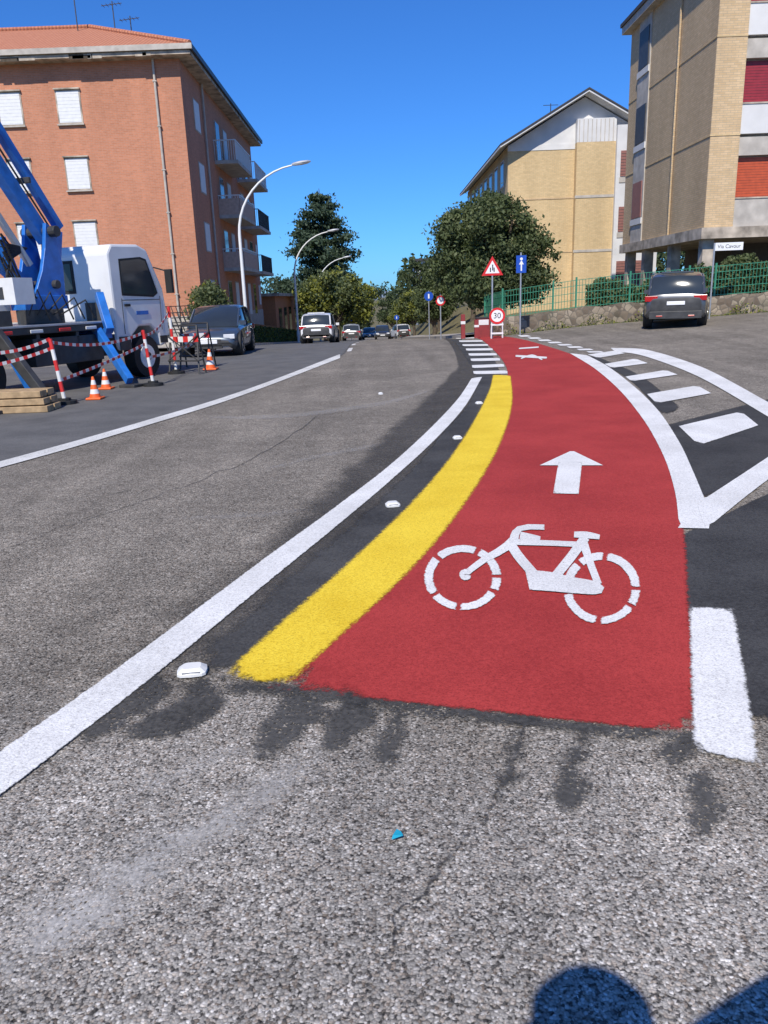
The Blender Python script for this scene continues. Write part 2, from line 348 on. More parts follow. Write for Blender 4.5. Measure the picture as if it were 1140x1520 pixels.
A_gh=sheetmat('ghost_line',(0.46,0.44,0.41),(0.64,0.62,0.59),soft=0.2,amp=0.16,wear=0.66,nscale=9,opac=0.48,bmp=False)
s=Sheet(0.003); s.stroke([(-80,1490),(60,1395),(240,1275),(400,1180),(520,1100)],[150,140,110,80,40]); 
s.stroke([(160,1190),(320,1130),(460,1090)],[50,40,20]); s.build('old_line_trace',A_gh)
A_tk=sheetmat('tyre_scuff',(0.38,0.36,0.33),(0.48,0.45,0.42),soft=0.16,amp=0.14,wear=0.55,nscale=6,opac=0.3,bmp=False)
s=Sheet(0.0035); s.stroke([(300,620),(420,618),(560,600),(640,580)],[5,8,8,4]); s.stroke([(380,700),(500,672),(600,655)],[6,10,6]); s.stroke([(250,770),(380,765),(480,752)],[8,12,6]); s.build('tyre_scuff',A_tk)
# painted markings
PW=sheetmat('white_road_paint',(0.60,0.59,0.57),(0.80,0.79,0.77),soft=0.010,amp=0.013,wear=0.27,nscale=40)
PWo=sheetmat('worn_white_road_paint',(0.52,0.51,0.48),(0.72,0.71,0.68),soft=0.015,amp=0.015,wear=0.45,nscale=40)
PY=sheetmat('yellow_road_paint',(0.70,0.47,0.025),(0.84,0.61,0.05),soft=0.04,amp=0.025,wear=0.15,nscale=30)
PR=sheetmat('red_road_paint',(0.31,0.031,0.029),(0.43,0.049,0.044),soft=0.03,amp=0.03,wear=-.2,nscale=22,lscale=1.1)
s=Sheet(0.010); s.ribbon([(-160,1232),(0,1118),(100,1048),(200,975),(300,900),(400,825),(500,752),(580,690),(640,635),(680,592),(700,562)],
  [(-160,1300),(0,1185),(100,1108),(200,1030),(300,948),(400,865),(500,783),(580,715),(650,650),(692,602),(716,560)],n=90,dx=0.2); s.build('edge_line',PW)
s=Sheet(0.010); s.ribbon([(x,y-4) for x,y in LLx],[(x,y+max(2.0,(y-500)*0.03)) for x,y in LLx])
for a,b in ((23,25),(27,29),(32,34),(38,41),(46,49),(55,58),(66,69)): s.ribbon([(-0.93,a),(-0.93,b)],[(-0.78,a),(-0.78,b)],world=True,n=6)
s.build('lane_line',PWo)
yl=[(757,558),(760,595),(750,640),(725,695),(680,765),(630,828),(570,890),(500,955),(430,1020)]
s=Sheet(0.0125); s.ribbon([(731,557),(725,580),(705,620),(670,675),(620,735),(560,795),(480,868),(398,940),(319,1012)],[(x+2,y) for x,y in yl],n=70); s.build('yellow_line',PY)
s=Sheet(0.008); rr=[(714,496.5),(752,500),(802,511),(853,528),(885,546),(921,577),(958,622),(988,675),(1008,732),(1018,790),(1026,900),(1033,990),(1036,1095)]
s.ribbon([(678,498),(706,502),(726,514),(740,528),(750,543)]+[(x-20*max(0,(y-560)/460)-4,y) for x,y in yl[:-1]]+[(395,1024)],rr,n=110,cross=(0,.03,.08,.25,.5,.75,.92,.97,1)); s.build('cycle_lane',PR)
s=Sheet(0.012)
s.ribbon([(846,525),(880,546),(916,577),(953,622),(983,675),(1001,730),(1008,788)],[(872,528),(903,545),(942,575),(977,610),(1007,655),(1027,697),(1050,752)],n=60)
s.ribbon([(1006,786),(1040,742)],[(1052,787),(1060,738)],n=8,bias=.012)
s.ribbon([(1034,750),(1140,680),(1240,612)],[(1046,789),(1140,714),(1240,645)],n=20)
s.ribbon([(906,517),(960,520),(1040,545),(1140,598),(1240,655)],[(912,522),(955,529),(1030,557),(1140,620),(1240,685)],n=60)
for q in ([(872,527),(913,521),(928,525),(888,532)],[(897,541),(943,533),(962,540),(908,547)],[(928,560),(988,550),(1006,557),(937,567)],[(960,586),(1035,573),(1056,585),(974,600)],[(1007,634),(1100,612),(1126,633),(1037,663)]): s.quad(q)
s.build('hatched_marking',PW)
PWf=sheetmat('fresh_white_paint',(0.62,0.61,0.59),(0.80,0.79,0.77),soft=0.02,amp=0.018,wear=0.2,nscale=40)
s=Sheet(0.012); s.ribbon([(1020,903),(1026,1120)],[(1091,906),(1131,1141)],n=16); s.build('give_way_block',PWf)
s=Sheet(0.012)
LE=[(702,554),(700,545),(698,535),(695,527),(691,519.5),(686,513),(681,507),(676,502.5)];RE=[(753,553),(748,543),(742,534),(737,526.5),(731,519),(724,512.5),(716,506.5),(707,501.5)]
for i,(a,b) in enumerate(zip(LE,RE)):
    h=2.4-i*0.2; s.quad([(a[0],a[1]-h),(b[0],b[1]-h),(b[0]+1,b[1]+h),(a[0]+1,a[1]+h)],n=6)
for i in range(8):
    x=768+i*14.5; y=499.5+i*3.2+i*i*0.03; s.quad([(x,y-1.2),(x+15+i,y-1.6),(x+21+i,y+0.6),(x+5,y+1.2)],n=6)
s.build('zebra_crossing',PW)
s=Sheet(0.015); s.ribbon([(846,672),(801,693)],[(852,672),(895,693)],n=10,bias=.02); s.ribbon([(829,688),(821,735)],[(864,688),(859,736)],n=10,bias=.012); s.build('arrow_marking',PWf)
s=Sheet(0.014)
def ring(cx,cy,rx,ry,tx,ty,a0,a1):
    L=[];R=[]
    for i in range(9):
        a=math.radians(a0+(a1-a0)*i/8); L.append((cx+rx*math.cos(a),cy-ry*math.sin(a))); R.append((cx+(rx-tx)*math.cos(a),cy-(ry-ty)*math.sin(a)))
    s.ribbon(L,R,n=20)
for a0,a1 in ((5,62),(68,134),(140,212),(217,260),(265,330),(336,360)): ring(687,861,58,49,15,11,a0,a1)
for a0,a1 in ((2,82),(87,128),(190,262),(267,325),(330,357),(134,165)): ring(893,877,58,54,15,12,a0,a1)
ring(691,857,10,9,9.9,8.9,0,360); b_=.008
s.stroke([(694,853),(722,832),(745,820),(762,806)],[9,10,12,14],bias=b_); s.stroke([(762,808),(766,794),(777,786),(808,786)],[14,12,8,8],bias=b_); s.stroke([(772,798),(795,802),(802,803)],[11,8,6],bias=b_)
s.stroke([(762,808),(820,810),(862,812)],[9,8,8],bias=b_); s.stroke([(757,810),(770,830),(793,857)],14,bias=b_); s.stroke([(869,801),(848,830),(824,860)],14,bias=b_); s.stroke([(852,797),(872,798),(890,801)],[9,10,7],bias=b_)
s.stroke([(866,810),(876,840),(888,872)],[13,11,11],bias=b_)
s.ribbon([(779,850),(815,853),(850,861),(882,867),(897,876)],[(786,880),(815,882),(850,885),(880,887),(893,885)],n=20,bias=.006)
s.build('bicycle_marking',PW)
s=Sheet(0.015); s.stroke([(765,529),(812,532)],3); s.stroke([(770,518),(800,516)],2); s.stroke([(773,533),(790,528),(805,535)],2); s.build('bicycle_marking',PW)
# ------------------------------------------------------------------ road studs, litter
def stud(u,v,w):
    x,y=G(u,v); m=MB(); h=0.03
    vs=[]
    for z,k in ((0,1),(0.012,1),(h,0.62)):
        for a in range(12):
            t=2*math.pi*a/12; cx=math.copysign(abs(math.cos(t))**0.5,math.cos(t)); cy=math.copysign(abs(math.sin(t))**0.5,math.sin(t)); vs.append((cx*w/2*k,cy*0.05*k,z))
    fs=[(r*12+a,r*12+(a+1)%12,(r+1)*12+(a+1)%12,(r+1)*12+a) for r in (0,1) for a in range(12)]+[tuple(24+a for a in range(12))]
    m.add(vs,fs,WPL); m.box((-w*.3,-.046,.013),(w*.3,-.0435,.020),GALV); o=m.build('road_stud'); o.location=(x,y,0.008); o.rotation_euler=(0,0,random.uniform(0.1,0.3))
for u,v,w_ in ((286,1000,0.125),(583,752,0.11),(679,652,0.10),(711,600,0.10),(565,586,0.07)): stud(u,v,w_)
m=MB(); x,y=G(589,1246); CY=simple('cyan_plastic',(0.02,0.35,0.5),0.4)
m.add([(0,0,.012),(.03,.004,.02),(.034,.016,.012),(.004,.012,.018),(.016,.03,.024),(.028,.034,.012)],[(0,1,2,3),(3,2,5,4)],CY); o=m.build('plastic_scrap'); o.location=(x-.015,y-.015,0)
# ------------------------------------------------------------------ kerbs & pavement
def strip(name,pts,w,h,mat,side=1):
    m=MB(); P2=catmull(pts,60); vs=[]
    for i,p in enumerate(P2):
        d=(P2[min(i+1,59)]-P2[max(i-1,0)]).normalized(); q=Vector((-d.y,d.x))*side; b=p+q*w
        vs+=[(p.x,p.y,H(p.x,p.y)-.05),(p.x,p.y,H(p.x,p.y)+h),(b.x,b.y,H(b.x,b.y)+h),(b.x,b.y,H(b.x,b.y)-.05)]
    m.add(vs,[(i*4+k,i*4+k+1,i*4+k+5,i*4+k+4) for i in range(59) for k in range(3)],mat); return m.build(name)
strip('pavement',[(-6.9,28),(-6.9,60),(-6.9,110)],2.0,0.13,PAVE,1)
strip('kerb',[(-6.75,28),(-6.75,60),(-6.75,110)],0.14,0.12,CONC,1)
strip('pavement',[(3.6,34),(3.2,60),(3.2,110)],1.6,0.13,PAVE,-1)
# ------------------------------------------------------------------ buildings
BR=brick('red_brick',(0.56,0.225,0.122),(0.475,0.188,0.10),(0.46,0.27,0.19))
BR2=brick('yellow_brick',(0.66,0.48,0.255),(0.58,0.415,0.215),(0.47,0.38,0.23)); BR3=brick('tan_brick',(0.62,0.445,0.255),(0.54,0.38,0.205),(0.41,0.325,0.22))
TL=tiles('terracotta_tiles'); DROOF=simple('dark_roof',(0.05,0.045,0.045),0.8)
REDSH=simple('red_shutter',(0.28,0.02,0.03),0.5); ORSH=simple('orange_shutter',(0.48,0.08,0.025),0.5); BRNSH=simple('brown_shutter',(0.28,0.12,0.095),0.6)
PNK=simple('balcony_panel',(0.5,0.36,0.28),0.85,var=0.15)
B=empty('brick_apartment_building'); x0,x1,y0,y1,zt=-27,-9.15,42,64,13.0
zb=-2.5
m=MB(); m.box((x0,y0,zb),(x1,y1,zt),BR); m.box((x0-.02,y0-.04,zb),(x1+.04,y1,0.9),CONC); m.build('walls',B)
m=MB(); o_=.72; m.box((x0-o_,y0-o_,zt),(x1+o_,y1+o_,zt+.16),CONCD); m.box((x0-.55,y0-.55,zt+.16),(x1+.55,y1+.55,zt+.34),CONCD); m.box((x0-.8,y0-.85,zt+.18),(x1+.85,y0-.73,zt+.42),CONC); m.box((x1+.73,y0-.73,zt+.18),(x1+.85,y1+.8,zt+.42),DKM)
random.seed(3)
for k in range(22):
    q=x0+random.uniform(0,17.8); m.box((q,y0-.735,zt-.02-random.uniform(0,.05)),(q+random.uniform(.2,.9),y0-.722,zt+random.uniform(.08,.15)),random.choice((CONC,BARK,CONCD)))
m.build('cornice',B)
m=MB(); e=.75; zr=zt+.40; rz=zt+3.3; rx0,rx1=x0+6,x1-6.0; ya,yb=y0+6,y1-6
m.add([(x0-e,y0-e,zr),(x1+e,y0-e,zr),(x1+e,y1+e,zr),(x0-e,y1+e,zr),(rx0,ya,rz),(rx1,ya,rz),(rx1,yb,rz),(rx0,yb,rz)],[(0,1,5,4),(1,2,6,5),(2,3,7,6),(3,0,4,7),(4,5,6,7)],TL)
m.tube([(x1+e,y0-e,zr+.05),(rx1,ya,rz+.05)],.12,TL,8); m.tube([(rx0,ya,rz+.05),(rx1,ya,rz+.05)],.12,TL,8); m.build('roof',B)
wm=MB()
def winY(mb,xc,zc,wd,ht,y,frame,pane,d=0.03,sill=CONC):
    mb.box((xc-wd/2-.07,y-d,zc-ht/2-.07),(xc+wd/2+.07,y-.002,zc+ht/2+.07),frame); mb.box((xc-wd/2,y-d-.012,zc-ht/2),(xc+wd/2,y-d+.001,zc+ht/2),pane)
    mb.box((xc-wd/2-.1,y-.14,zc+ht/2+.071),(xc+wd/2+.1,y-.001,zc+ht/2+.13),frame)
    if sill: mb.box((xc-wd/2-.12,y-d-.1,zc-ht/2-.13),(xc+wd/2+.12,y-.001,zc-ht/2-.071),sill)
def winX(mb,x,yc,zc,wd,ht,frame,pane,sg=1,d=0.03):
    a,b=(x+.002,x+d) if sg>0 else (x-d,x-.002); mb.box((a,yc-wd/2-.07,zc-ht/2-.07),(b,yc+wd/2+.07,zc+ht/2+.07),frame)
    a,b=(x+d-.001,x+d+.012) if sg>0 else (x-d-.012,x-d+.001); mb.box((a,yc-wd/2,zc-ht/2),(b,yc+wd/2,zc+ht/2),pane)
SLAT=simple('slat_line',(0.5,0.5,0.5),0.6)
for zc in (11.05,8.0,5.0,2.0):
    for xc in (-14.75,-17.65,-20.6,-23.5):
        winY(wm,xc,zc,1.08,1.4,y0,CONCD,SHUT)
        for k in range(9): wm.box((xc-.54,y0-.046,zc-.66+k*.155),(xc+.54,y0-.042,zc-.652+k*.155),SLAT)
    winX(wm,x1,45,zc,1.2,1.4,CONC,SHUT); winX(wm,x1,63.0,zc,.8,1.4,CONC,SHUT)
    for yc in (50.5,53,58,60.5): winX(wm,x1,yc,zc-.3,1.1,2.1,CONC,GLS if yc in(50.5,60.5) else SHUT)
wm.build('windows',B)
bm_=MB()
for zc in (9.7,6.7,3.7):
  for ya,yb in ((49,54.5),(56.5,62)):
    bm_.box((x1+.005,ya,zc-.35),(x1+1.35,yb,zc-.15),CONC)
    rail=WPNT if (zc>9 or ya<50) else DKM
    if zc<9.5 and ya<56: bm_.box((x1+1.22,ya,zc-.15),(x1+1.3,yb,zc+.75),PNK); bm_.box((x1+.005,ya,zc-.15),(x1+1.22,ya+.08,zc+.75),PNK)
    elif zc>9: bm_.box((x1+1.15,ya+2,zc-.15),(x1+1.2,yb,zc+.7),PNK)
    n=int((yb-ya)/.14)
    for k in range(n+1): bm_.box((x1+1.25,ya+k*.14,zc-.15),(x1+1.27,ya+k*.14+.02,zc+.9),rail)
    for k in range(9): bm_.box((x1+.03+k*.14,ya+.02,zc-.15),(x1+.05+k*.14,ya+.04,zc+.9),rail)
    bm_.box((x1+1.23,ya,zc+.9),(x1+1.29,yb,zc+.95),rail); bm_.box((x1+.005,ya,zc+.9),(x1+1.23,ya+.06,zc+.95),rail)
bm_.build('balconies',B)
m=MB(); m.tube([(-10.4,y0-.1,zt),(-10.4,y0-.1,zb)],.06,CONC,8); m.tube([(x1+.1,46.6,zt),(x1+.1,46.6,zb)],.06,CONC,8)
for z in range(0,13,2): m.box((-10.5,y0-.17,z),(-10.3,y0,z+.05),CONC)
m.build('downpipe',B)
m=MB(); 
for ax,ay,h in ((-15.5,47,3.2),(-13.5,47,1.6),(-12.9,48,1.2)):
    zz=zt+2.6; m.tube([(ax,ay,zz-.6),(ax,ay,zz+h)],.03,DKM,6); m.tube([(ax-.6,ay,zz+h-.2),(ax+.5,ay,zz+h-.1)],.02,DKM,6)
    for k in range(5): m.tube([(ax-.5+k*.22,ay-.25,zz+h-.2+k*.02),(ax-.5+k*.22,ay+.25,zz+h-.2+k*.02)],.012,DKM,5)
m.build('antennas',B)
# -- middle gabled block
B=empty('gabled_apartment_building'); gx0,gx1,gy0,gy1=8.2,17.2,50,71; ez=9.9; az=12.4; mx_=12.7
m=MB(); m.box((gx0,gy0,-1),(gx1,gy1,ez),BR2); m.build('walls',B)
m=MB(); m.add([(gx0,gy0,ez),(gx1,gy0,ez),(mx_,gy0,az),(gx0,gy1,ez),(gx1,gy1,ez),(mx_,gy1,az)],[(0,1,2),(3,5,4),(0,3,4,1),(0,2,5,3),(1,4,5,2)],WHITE)
m.box((gx0-.02,gy0-.03,ez-.3),(12.2,gy0-.004,ez),WHITE); m.box((12.2,gy0-.5,ez-.02),(14.5,gy0-.003,ez+1.25),WHITE); m.box((14.5,gy0-.75,-1),(gx1,gy0-.003,ez+.8),WHITE)
m.box((12.2,gy0-.5,-1),(14.5,gy0-.003,ez-.02),BR2); 
for k in range(9): m.box((12.3+k*.25,gy0-.52,ez),(12.34+k*.25,gy0-.501,ez+1.2),CONC)
for z in (6.9,3.8): m.box((12.15,gy0-.53,z-.1),(14.5,gy0-.5,z+.05),CONC); m.box((gx0-.03,gy0-.03,z-.05),(12.2,gy0-.003,z+.03),BR3)
m.build('gable_wall',B)
m=MB()
for sgn in (-1,1):
    ex=mx_+sgn*5.1; ezz=az-5.1*0.545+.1
    vs=[(mx_,gy0-.95,az+.08),(ex,gy0-.95,ezz-.04),(ex,gy1+.8,ezz-.04),(mx_,gy1+.8,az+.08)]; vs+=[(a,b,c+.11) for a,b,c in vs]
    F6=[(3,2,1,0),(4,5,6,7),(0,1,5,4),(1,2,6,5),(2,3,7,6),(3,0,4,7)]
    m.add(vs,F6,WHITE); m.add([(a,b-.05 if b<gy0 else b,c+(.12 if i<4 else .10)) for i,(a,b,c) in enumerate(vs)],F6,DROOF)
m.tube([(12.2,57,az),(12.2,57,az+1.2)],.03,DKM,6); m.tube([(11.7,57,az+1.1),(12.7,57,az+1.1)],.02,DKM,6)
m.build('roof',B)
m=MB()
for zc in (8.6,5.5,2.4):
    m.box((14.75,gy0-.80,zc-.7),(16.9,gy0-.745,zc+.7),BRNSH); m.box((14.7,gy0-.79,zc-1.05),(17.0,gy0-.752,zc-.75),CONC)
    for k in range(8): m.box((14.75,gy0-.808,zc-.6+k*.16),(16.9,gy0-.801,zc-.58+k*.16),DKM)
    for yc in (52,54.5,57,59.5,62,64.5,67,69.5): winX(m,gx0,yc,zc,1.1,1.4,WHITE,GLS,-1)
m.build('windows',B)
# -- right tall block
B=empty('apartment_building'); rx,ry0,ry1=12.0,29.6,39.2; rt=12.6
m=MB(); m.box((rx,ry0,3.5),(rx+1.05,ry1,rt),BR3); m.box((rx+1.05,ry0+.35,3.5),(26,ry1,rt),CONC); m.build('walls',B)
m=MB(); m.box((rx-.12,ry0-.12,3.12),(26,ry1+.05,3.5),CONCD)
for yy in (29.8,33.0,36.2,38.6): m.box((rx+.1,yy,0),(rx+.5,yy+.4,3.12),CONCD)
for xx in (15.5,19): m.box((xx,29.8,0),(xx+.4,30.2,3.12),CONCD)
m.box((rx+3,34,0),(26,39,3.12),simple('dark_render',(0.12,0.1,0.08),0.9)); m.build('pilotis',B)
m=MB()
for z0 in (3.5,6.6,9.7):
    a=z0; m.box((rx+1.051,ry0+.05,a),(26,ry0+.348,a+.95),WHITE if z0>4 else CONC)
    m.box((rx+1.15,ry0+.28,a+1.0),(17.0,ry0+.345,a+2.35),ORSH if z0<4 else REDSH)
    for k in range(15): m.box((rx+1.15,ry0+.275,a+1.05+k*.09),(17.0,ry0+.279,a+1.055+k*.09),DKM)
    m.box((rx+1.051,ry0+.1,a+2.4),(26,ry0+.348,a+3.0),CONC); m.box((rx+1.051,ry0+.02,a+.95),(26,ry0+.3,a+1.0),CONCD)
    m.box((rx+2.9,ry0+.1,a+1.0),(rx+3.05,ry0+.35,a+2.4),BR3)
m.build('balcony_bands',B)
m=MB()
m.box((rx-.05,36.4,3.5),(rx-.003,37.9,rt),CONC)
for zc in (5.3,8.4,11.4):
    m.box((rx-.09,36.55,zc-.75),(rx-.051,37.75,zc+.75),BRNSH if zc<6 else DKM); m.box((rx-.1,36.4,zc-1.05),(rx-.051,37.9,zc-.8),WHITE)
for z in (6.55,9.65): m.box((rx-.02,ry0-.02,z),(rx+1.05,ry1,z+.05),BR2)
m.build('windows',B)
m=MB(); m.box((rx-.35,ry0-.7,rt),(26,ry1+.35,rt+.3),CONC); m.box((rx-.42,ry0-.8,rt+.3),(26,ry1+.42,rt+.45),DROOF); m.build('roof',B)
m=MB(); m.tube([(rx-.07,33,rt),(rx-.07,33,3.5)],.04,BR3,8); m.build('downpipe',B)
# -- distant buildings
BB=simple('blue_balcony',(0.14,0.2,0.32),0.7)
B=empty('distant_apartment_building'); m=MB(); m.box((6.2,118,-6),(11,132,6.4),WHITE); m.build('walls',B); m=MB()
for z in (-2.4,.6,3.6):
    m.box((5.9,117.4,z),(11.2,117.99,z+.9),BB)
    for x in (6.6,8.4,9.8): m.box((x,117.95,z+1.1),(x+1.1,118.02,z+2.3),GLS)
    m.box((6.17,120,z+1),(6.2,122,z+2.2),GLS); m.box((6.17,125,z+1),(6.2,127,z+2.2),GLS)
m.box((5.9,117.5,6.4),(11.3,132.3,6.7),DROOF); m.build('windows',B)
B=empty('low_building'); m=MB(); m.box((-16,68,-3),(-8.6,84,1.9),simple('orange_render',(0.5,0.2,0.09),0.9)); m.build('walls',B); m=MB(); m.box((-16.2,67.6,1.9),(-8.2,84.3,2.15),CONCD)
for yc in (70,74,78): m.box((-8.6,yc,-1.5),(-8.56,yc+2,.9),GLS)
m.build('roof',B)
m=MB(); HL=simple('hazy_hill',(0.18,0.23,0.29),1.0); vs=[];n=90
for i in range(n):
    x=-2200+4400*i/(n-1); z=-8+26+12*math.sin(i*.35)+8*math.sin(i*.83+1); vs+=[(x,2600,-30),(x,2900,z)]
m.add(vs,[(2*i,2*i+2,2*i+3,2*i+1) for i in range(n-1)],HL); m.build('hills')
# ------------------------------------------------------------------ vegetation
def leaves(mb,pts,size,mats,jit=1.0):
    n=len(pts); ns=rng.normal(size=(n,3)); ns/=np.linalg.norm(ns,axis=1)[:,None]; a=np.cross(ns,rng.normal(size=(n,3))); a/=np.linalg.norm(a,axis=1)[:,None]; b=np.cross(ns,a)
    sz=(size*rng.uniform(.6,1.4,n))[:,None]; p=np.asarray(pts)
    q=np.stack([p-a*sz,p+b*sz*.55,p+a*sz,p-b*sz*.55],1).reshape(-1,3); o=len(mb.v); mb.v+=list(map(tuple,q.tolist()))
    for i in range(n): mb.f.append((o+4*i,o+4*i+1,o+4*i+2,o+4*i+3))
    return n
def tree(name,x,y,h,blobs,nclump,per,size,mats,cr=.45,trunk=.2,split=1.2):
    z=H(x,y); E=empty(name,(0,0,0)); m=MB()
    m.tube([(x,y,z-.2),(x+.08,y,z+split*.5),(x,y,z+split)],[trunk*1.3,trunk,trunk*.85],BARK,10)
    cl=[]
    for k in range(nclump):
        bx,by,bz,br,bh=blobs[rng.integers(len(blobs))]
        d=rng.normal(size=3); d/=np.linalg.norm(d); r=rng.uniform(.5,1)**.6; cl.append((x+bx+d[0]*br*r,y+by+d[1]*br*r,z+bz+d[2]*bh*r))
    for c in cl[::max(1,len(cl)//16)]:
        mid=((x+c[0])/2+random.uniform(-.2,.2),(y+c[1])/2,(z+split+c[2])/2+.2); m.tube([(x,y,z+split-.1),mid,c],[trunk*.6,trunk*.3,trunk*.08],BARK,6)
    m.build('trunk',E,smooth=True)
    L=MB(); 
    for mt in mats: L.mi(mt)
    nm=len(set(mats)); midx=[L.mats.index(q) for q in mats]
    for c in cl:
        k=int(per*rng.uniform(.6,1.4)); r=cr*rng.uniform(.6,1.3); pts=np.array(c)+rng.normal(size=(k,3))*np.array([r,r,r*.7])*.5
        n=leaves(L,pts,size,mats); mi=midx[rng.integers(len(midx))]; ms=np.where(rng.random(n)<.75,mi,rng.integers(nm,size=n)); L.m+=ms.tolist()
    L.build('foliage',E,fix=False); return E
tree('holm_oak',5.15,35.5,6,[(0,0,4.1,2.35,1.6),(-1.3,0,3.2,1.4,1.2),(1.5,0,3.1,1.4,1.5),(.3,0,5.0,1.5,.85),(-.3,-.5,2.4,1.7,1.1),(-1.1,0,4.4,1.3,.9),(.9,-.3,2.3,1.5,.9),(0,0,3.6,1.5,1.3)],400,135,.082,[L1,L2,L2,L3,L2],.47,.25,1.4)
def conifer(name,x,y,h,rad):
    z=H(x,y); E=empty(name); m=MB(); m.tube([(x,y,z),(x+.1,y,z+h*.5),(x,y,z+h)],[.4,.22,.03],BARK,8); L=MB(); L.mi(LC);L.mi(LC2)
    zz=h*.25
    while zz<h*.985:
        f=(h-zz)/(h*.75); rr=rad*min(1,(f**.6)*1.05)*random.uniform(.6,1.15)+.35
        for k in range(8):
            a=random.uniform(0,6.28); r=rr*random.uniform(.5,1.15); tip=(x+math.cos(a)*r,y+math.sin(a)*r,z+zz+r*random.uniform(0,.22)); m.tube([(x,y,z+zz-.2),tip],[.07,.02],BARK,5)
            t=rng.uniform(.15,1,int(110*r)+25)**.75; pts=np.outer(1-t,[x,y,z+zz-.2])+np.outer(t,tip)+rng.normal(size=(len(t),3))*np.array([.5,.5,.18])*(0.45+.2*r); pts[:,2]-=rng.exponential(.15,len(t))
            n=leaves(L,pts,.19,None); L.m+=(rng.random(n)<.45).astype(int).tolist()
        zz+=h*.058
    m.build('trunk',E,smooth=True); L.build('foliage',E,fix=False)
conifer('cedar_tree',-5.9,92,16.6,5.1)
tree('broadleaf_tree',-4.0,80,7,[(0,0,4.6,3.0,2.3),(2.0,0,3.8,1.8,2),(-2,0,4.2,1.6,1.8)],200,80,.16,[L3,L4,L4,L2],.7,.25,2)
tree('shrub',-7.9,38,3.2,[(0,0,1.7,.95,1.2),(.4,0,1.2,.8,.8)],90,65,.09,[L2,L3,L1],.3,.06,.5)
tree('shrub',-8.7,41,3.0,[(0,0,2.0,.9,1.2)],70,60,.09,[L3,L4,L2],.3,.06,.5)
for (tx,ty,th,ms) in ((4.4,95,6.3,[L2,L3,L4]),(6.8,82,6.8,[L1,L2]),(4.6,64,4.4,[L3,L2,L1]),(3.0,150,9,[L1,L2]),(-7,125,8,[L2,L1]),(-3.6,170,9,[L1,L2]),(7.0,58,4.5,[L1,L2]),(3.7,112,6,[L3,L4]),(6.6,104,9.5,[L1,L2]),(5.6,72,4.8,[L2,L1])):
    k=th/7; tree('street_tree',tx,ty,th,[(0,0,4.4*k,2.0*k,2.0*k),(.9*k,0,3.6*k,1.5*k,1.6*k),(-1*k,0,3.9*k,1.3*k,1.7*k)],85,60,.15*k**.5,ms,.6*k,.18,1.6*k)
def hedge(name,p0,p1,w,h,mats,n,size=.07,z0=None):
    L=MB(); [L.mi(q) for q in mats]; t=rng.random(n); X=p0[0]+(p1[0]-p0[0])*t; Y=p0[1]+(p1[1]-p0[1])*t+rng.uniform(-w/2,w/2,n)
    Z=rng.random(n)**.7*h*(1+.12*np.sin(X*3)+.06*np.sin(X*11)); Z=Z+np.array([H(a,b) for a,b in zip(X,Y)]) if z0 is None else Z+z0
    L_n=leaves(L,np.stack([X,Y,Z],1),size,None); L.m+=rng.integers(len(L.mats),size=L_n).tolist(); return L.build(name,fix=False)
hedge('hedge',(8.3,31.2),(10.6,30.6),.8,1.35,[L2,L3],8000,z0=.35)
hedge('hedge',(11.6,28.9),(15.5,28.3),.9,1.75,[L3,L2],14000,z0=.5)
hedge('roadside_bushes',(-8.6,95),(-8.0,40),1.2,1.2,[L2,L4,L1],6000,.12)
hedge('distant_tree_belt',(-160,230),(-2.5,250),14,9,[L1,L2],14000,.8)
hedge('distant_tree_belt',(4,235),(190,200),14,11,[L1,L2],14000,.8)
# ------------------------------------------------------------------ stone wall + green fence
WS=wallstone('rubble_stone'); GRN=simple('green_fence_paint',(0.04,0.22,0.13),0.5)
wp_=[(4.4,33.5),(4.9,31.2),(7.5,30.0),(9.3,29.3),(12.0,28.2),(16.5,27.2),(24,26)]
def wall_poly(name,pts,th,h,mat):
    m=MB()
    for (a,b) in zip(pts,pts[1:]):
        a=Vector(a);b=Vector(b);n=max(1,int((b-a).length/.3)); q=(b-a).normalized(); q=Vector((-q.y,q.x))*th
        for i in range(n):
            p=a.lerp(b,i/n); r=a.lerp(b,(i+1)/n); z1=H(p.x,p.y);z2=H(r.x,r.y); j1=h+.03*math.sin(p.x*5)+.02*math.sin(p.x*17);j2=h+.03*math.sin(r.x*5)+.02*math.sin(r.x*17)
            vs=[(p.x,p.y,z1-.2),(r.x,r.y,z2-.2),(r.x,r.y,z2+j2),(p.x,p.y,z1+j1)]; vs+=[(x+q.x,y+q.y,z) for x,y,z in vs]
            m.add(vs,[(0,1,2,3),(7,6,5,4),(3,2,6,7)],mat)
    return m.build(name)
wall_poly('stone_wall',wp_,.35,.68,WS)
m=MB()
for a,b in zip(wp_,wp_[1:]):
    a=Vector(a);b=Vector(b);ln=(b-a).length;n=int(ln/.11); q=(b-a).normalized();q=Vector((-q.y,q.x))*.17
    for i in range(n):
        p=a.lerp(b,i/n)+q; z=H(p.x,p.y)+.66; post=i%18==0; r=.03 if post else .0075
        m.box((p.x-r,p.y-r,z),(p.x+r,p.y+r,z+(1.15 if post else 1.05)),GRN)
    pa=a+q;pb=b+q
    for hh in (.72,.98,1.24,1.5,1.7): m.beam((pa.x,pa.y,H(pa.x,pa.y)+hh),(pb.x,pb.y,H(pb.x,pb.y)+hh),.02,.02,GRN)
m.build('green_fence')
L=MB(); L.mi(L3); L.mi(L4); t=rng.random(1500); X=4.9+t*10; Y=np.interp(X,[p[0] for p in wp_],[p[1] for p in wp_])-.05-rng.random(1500)*.12
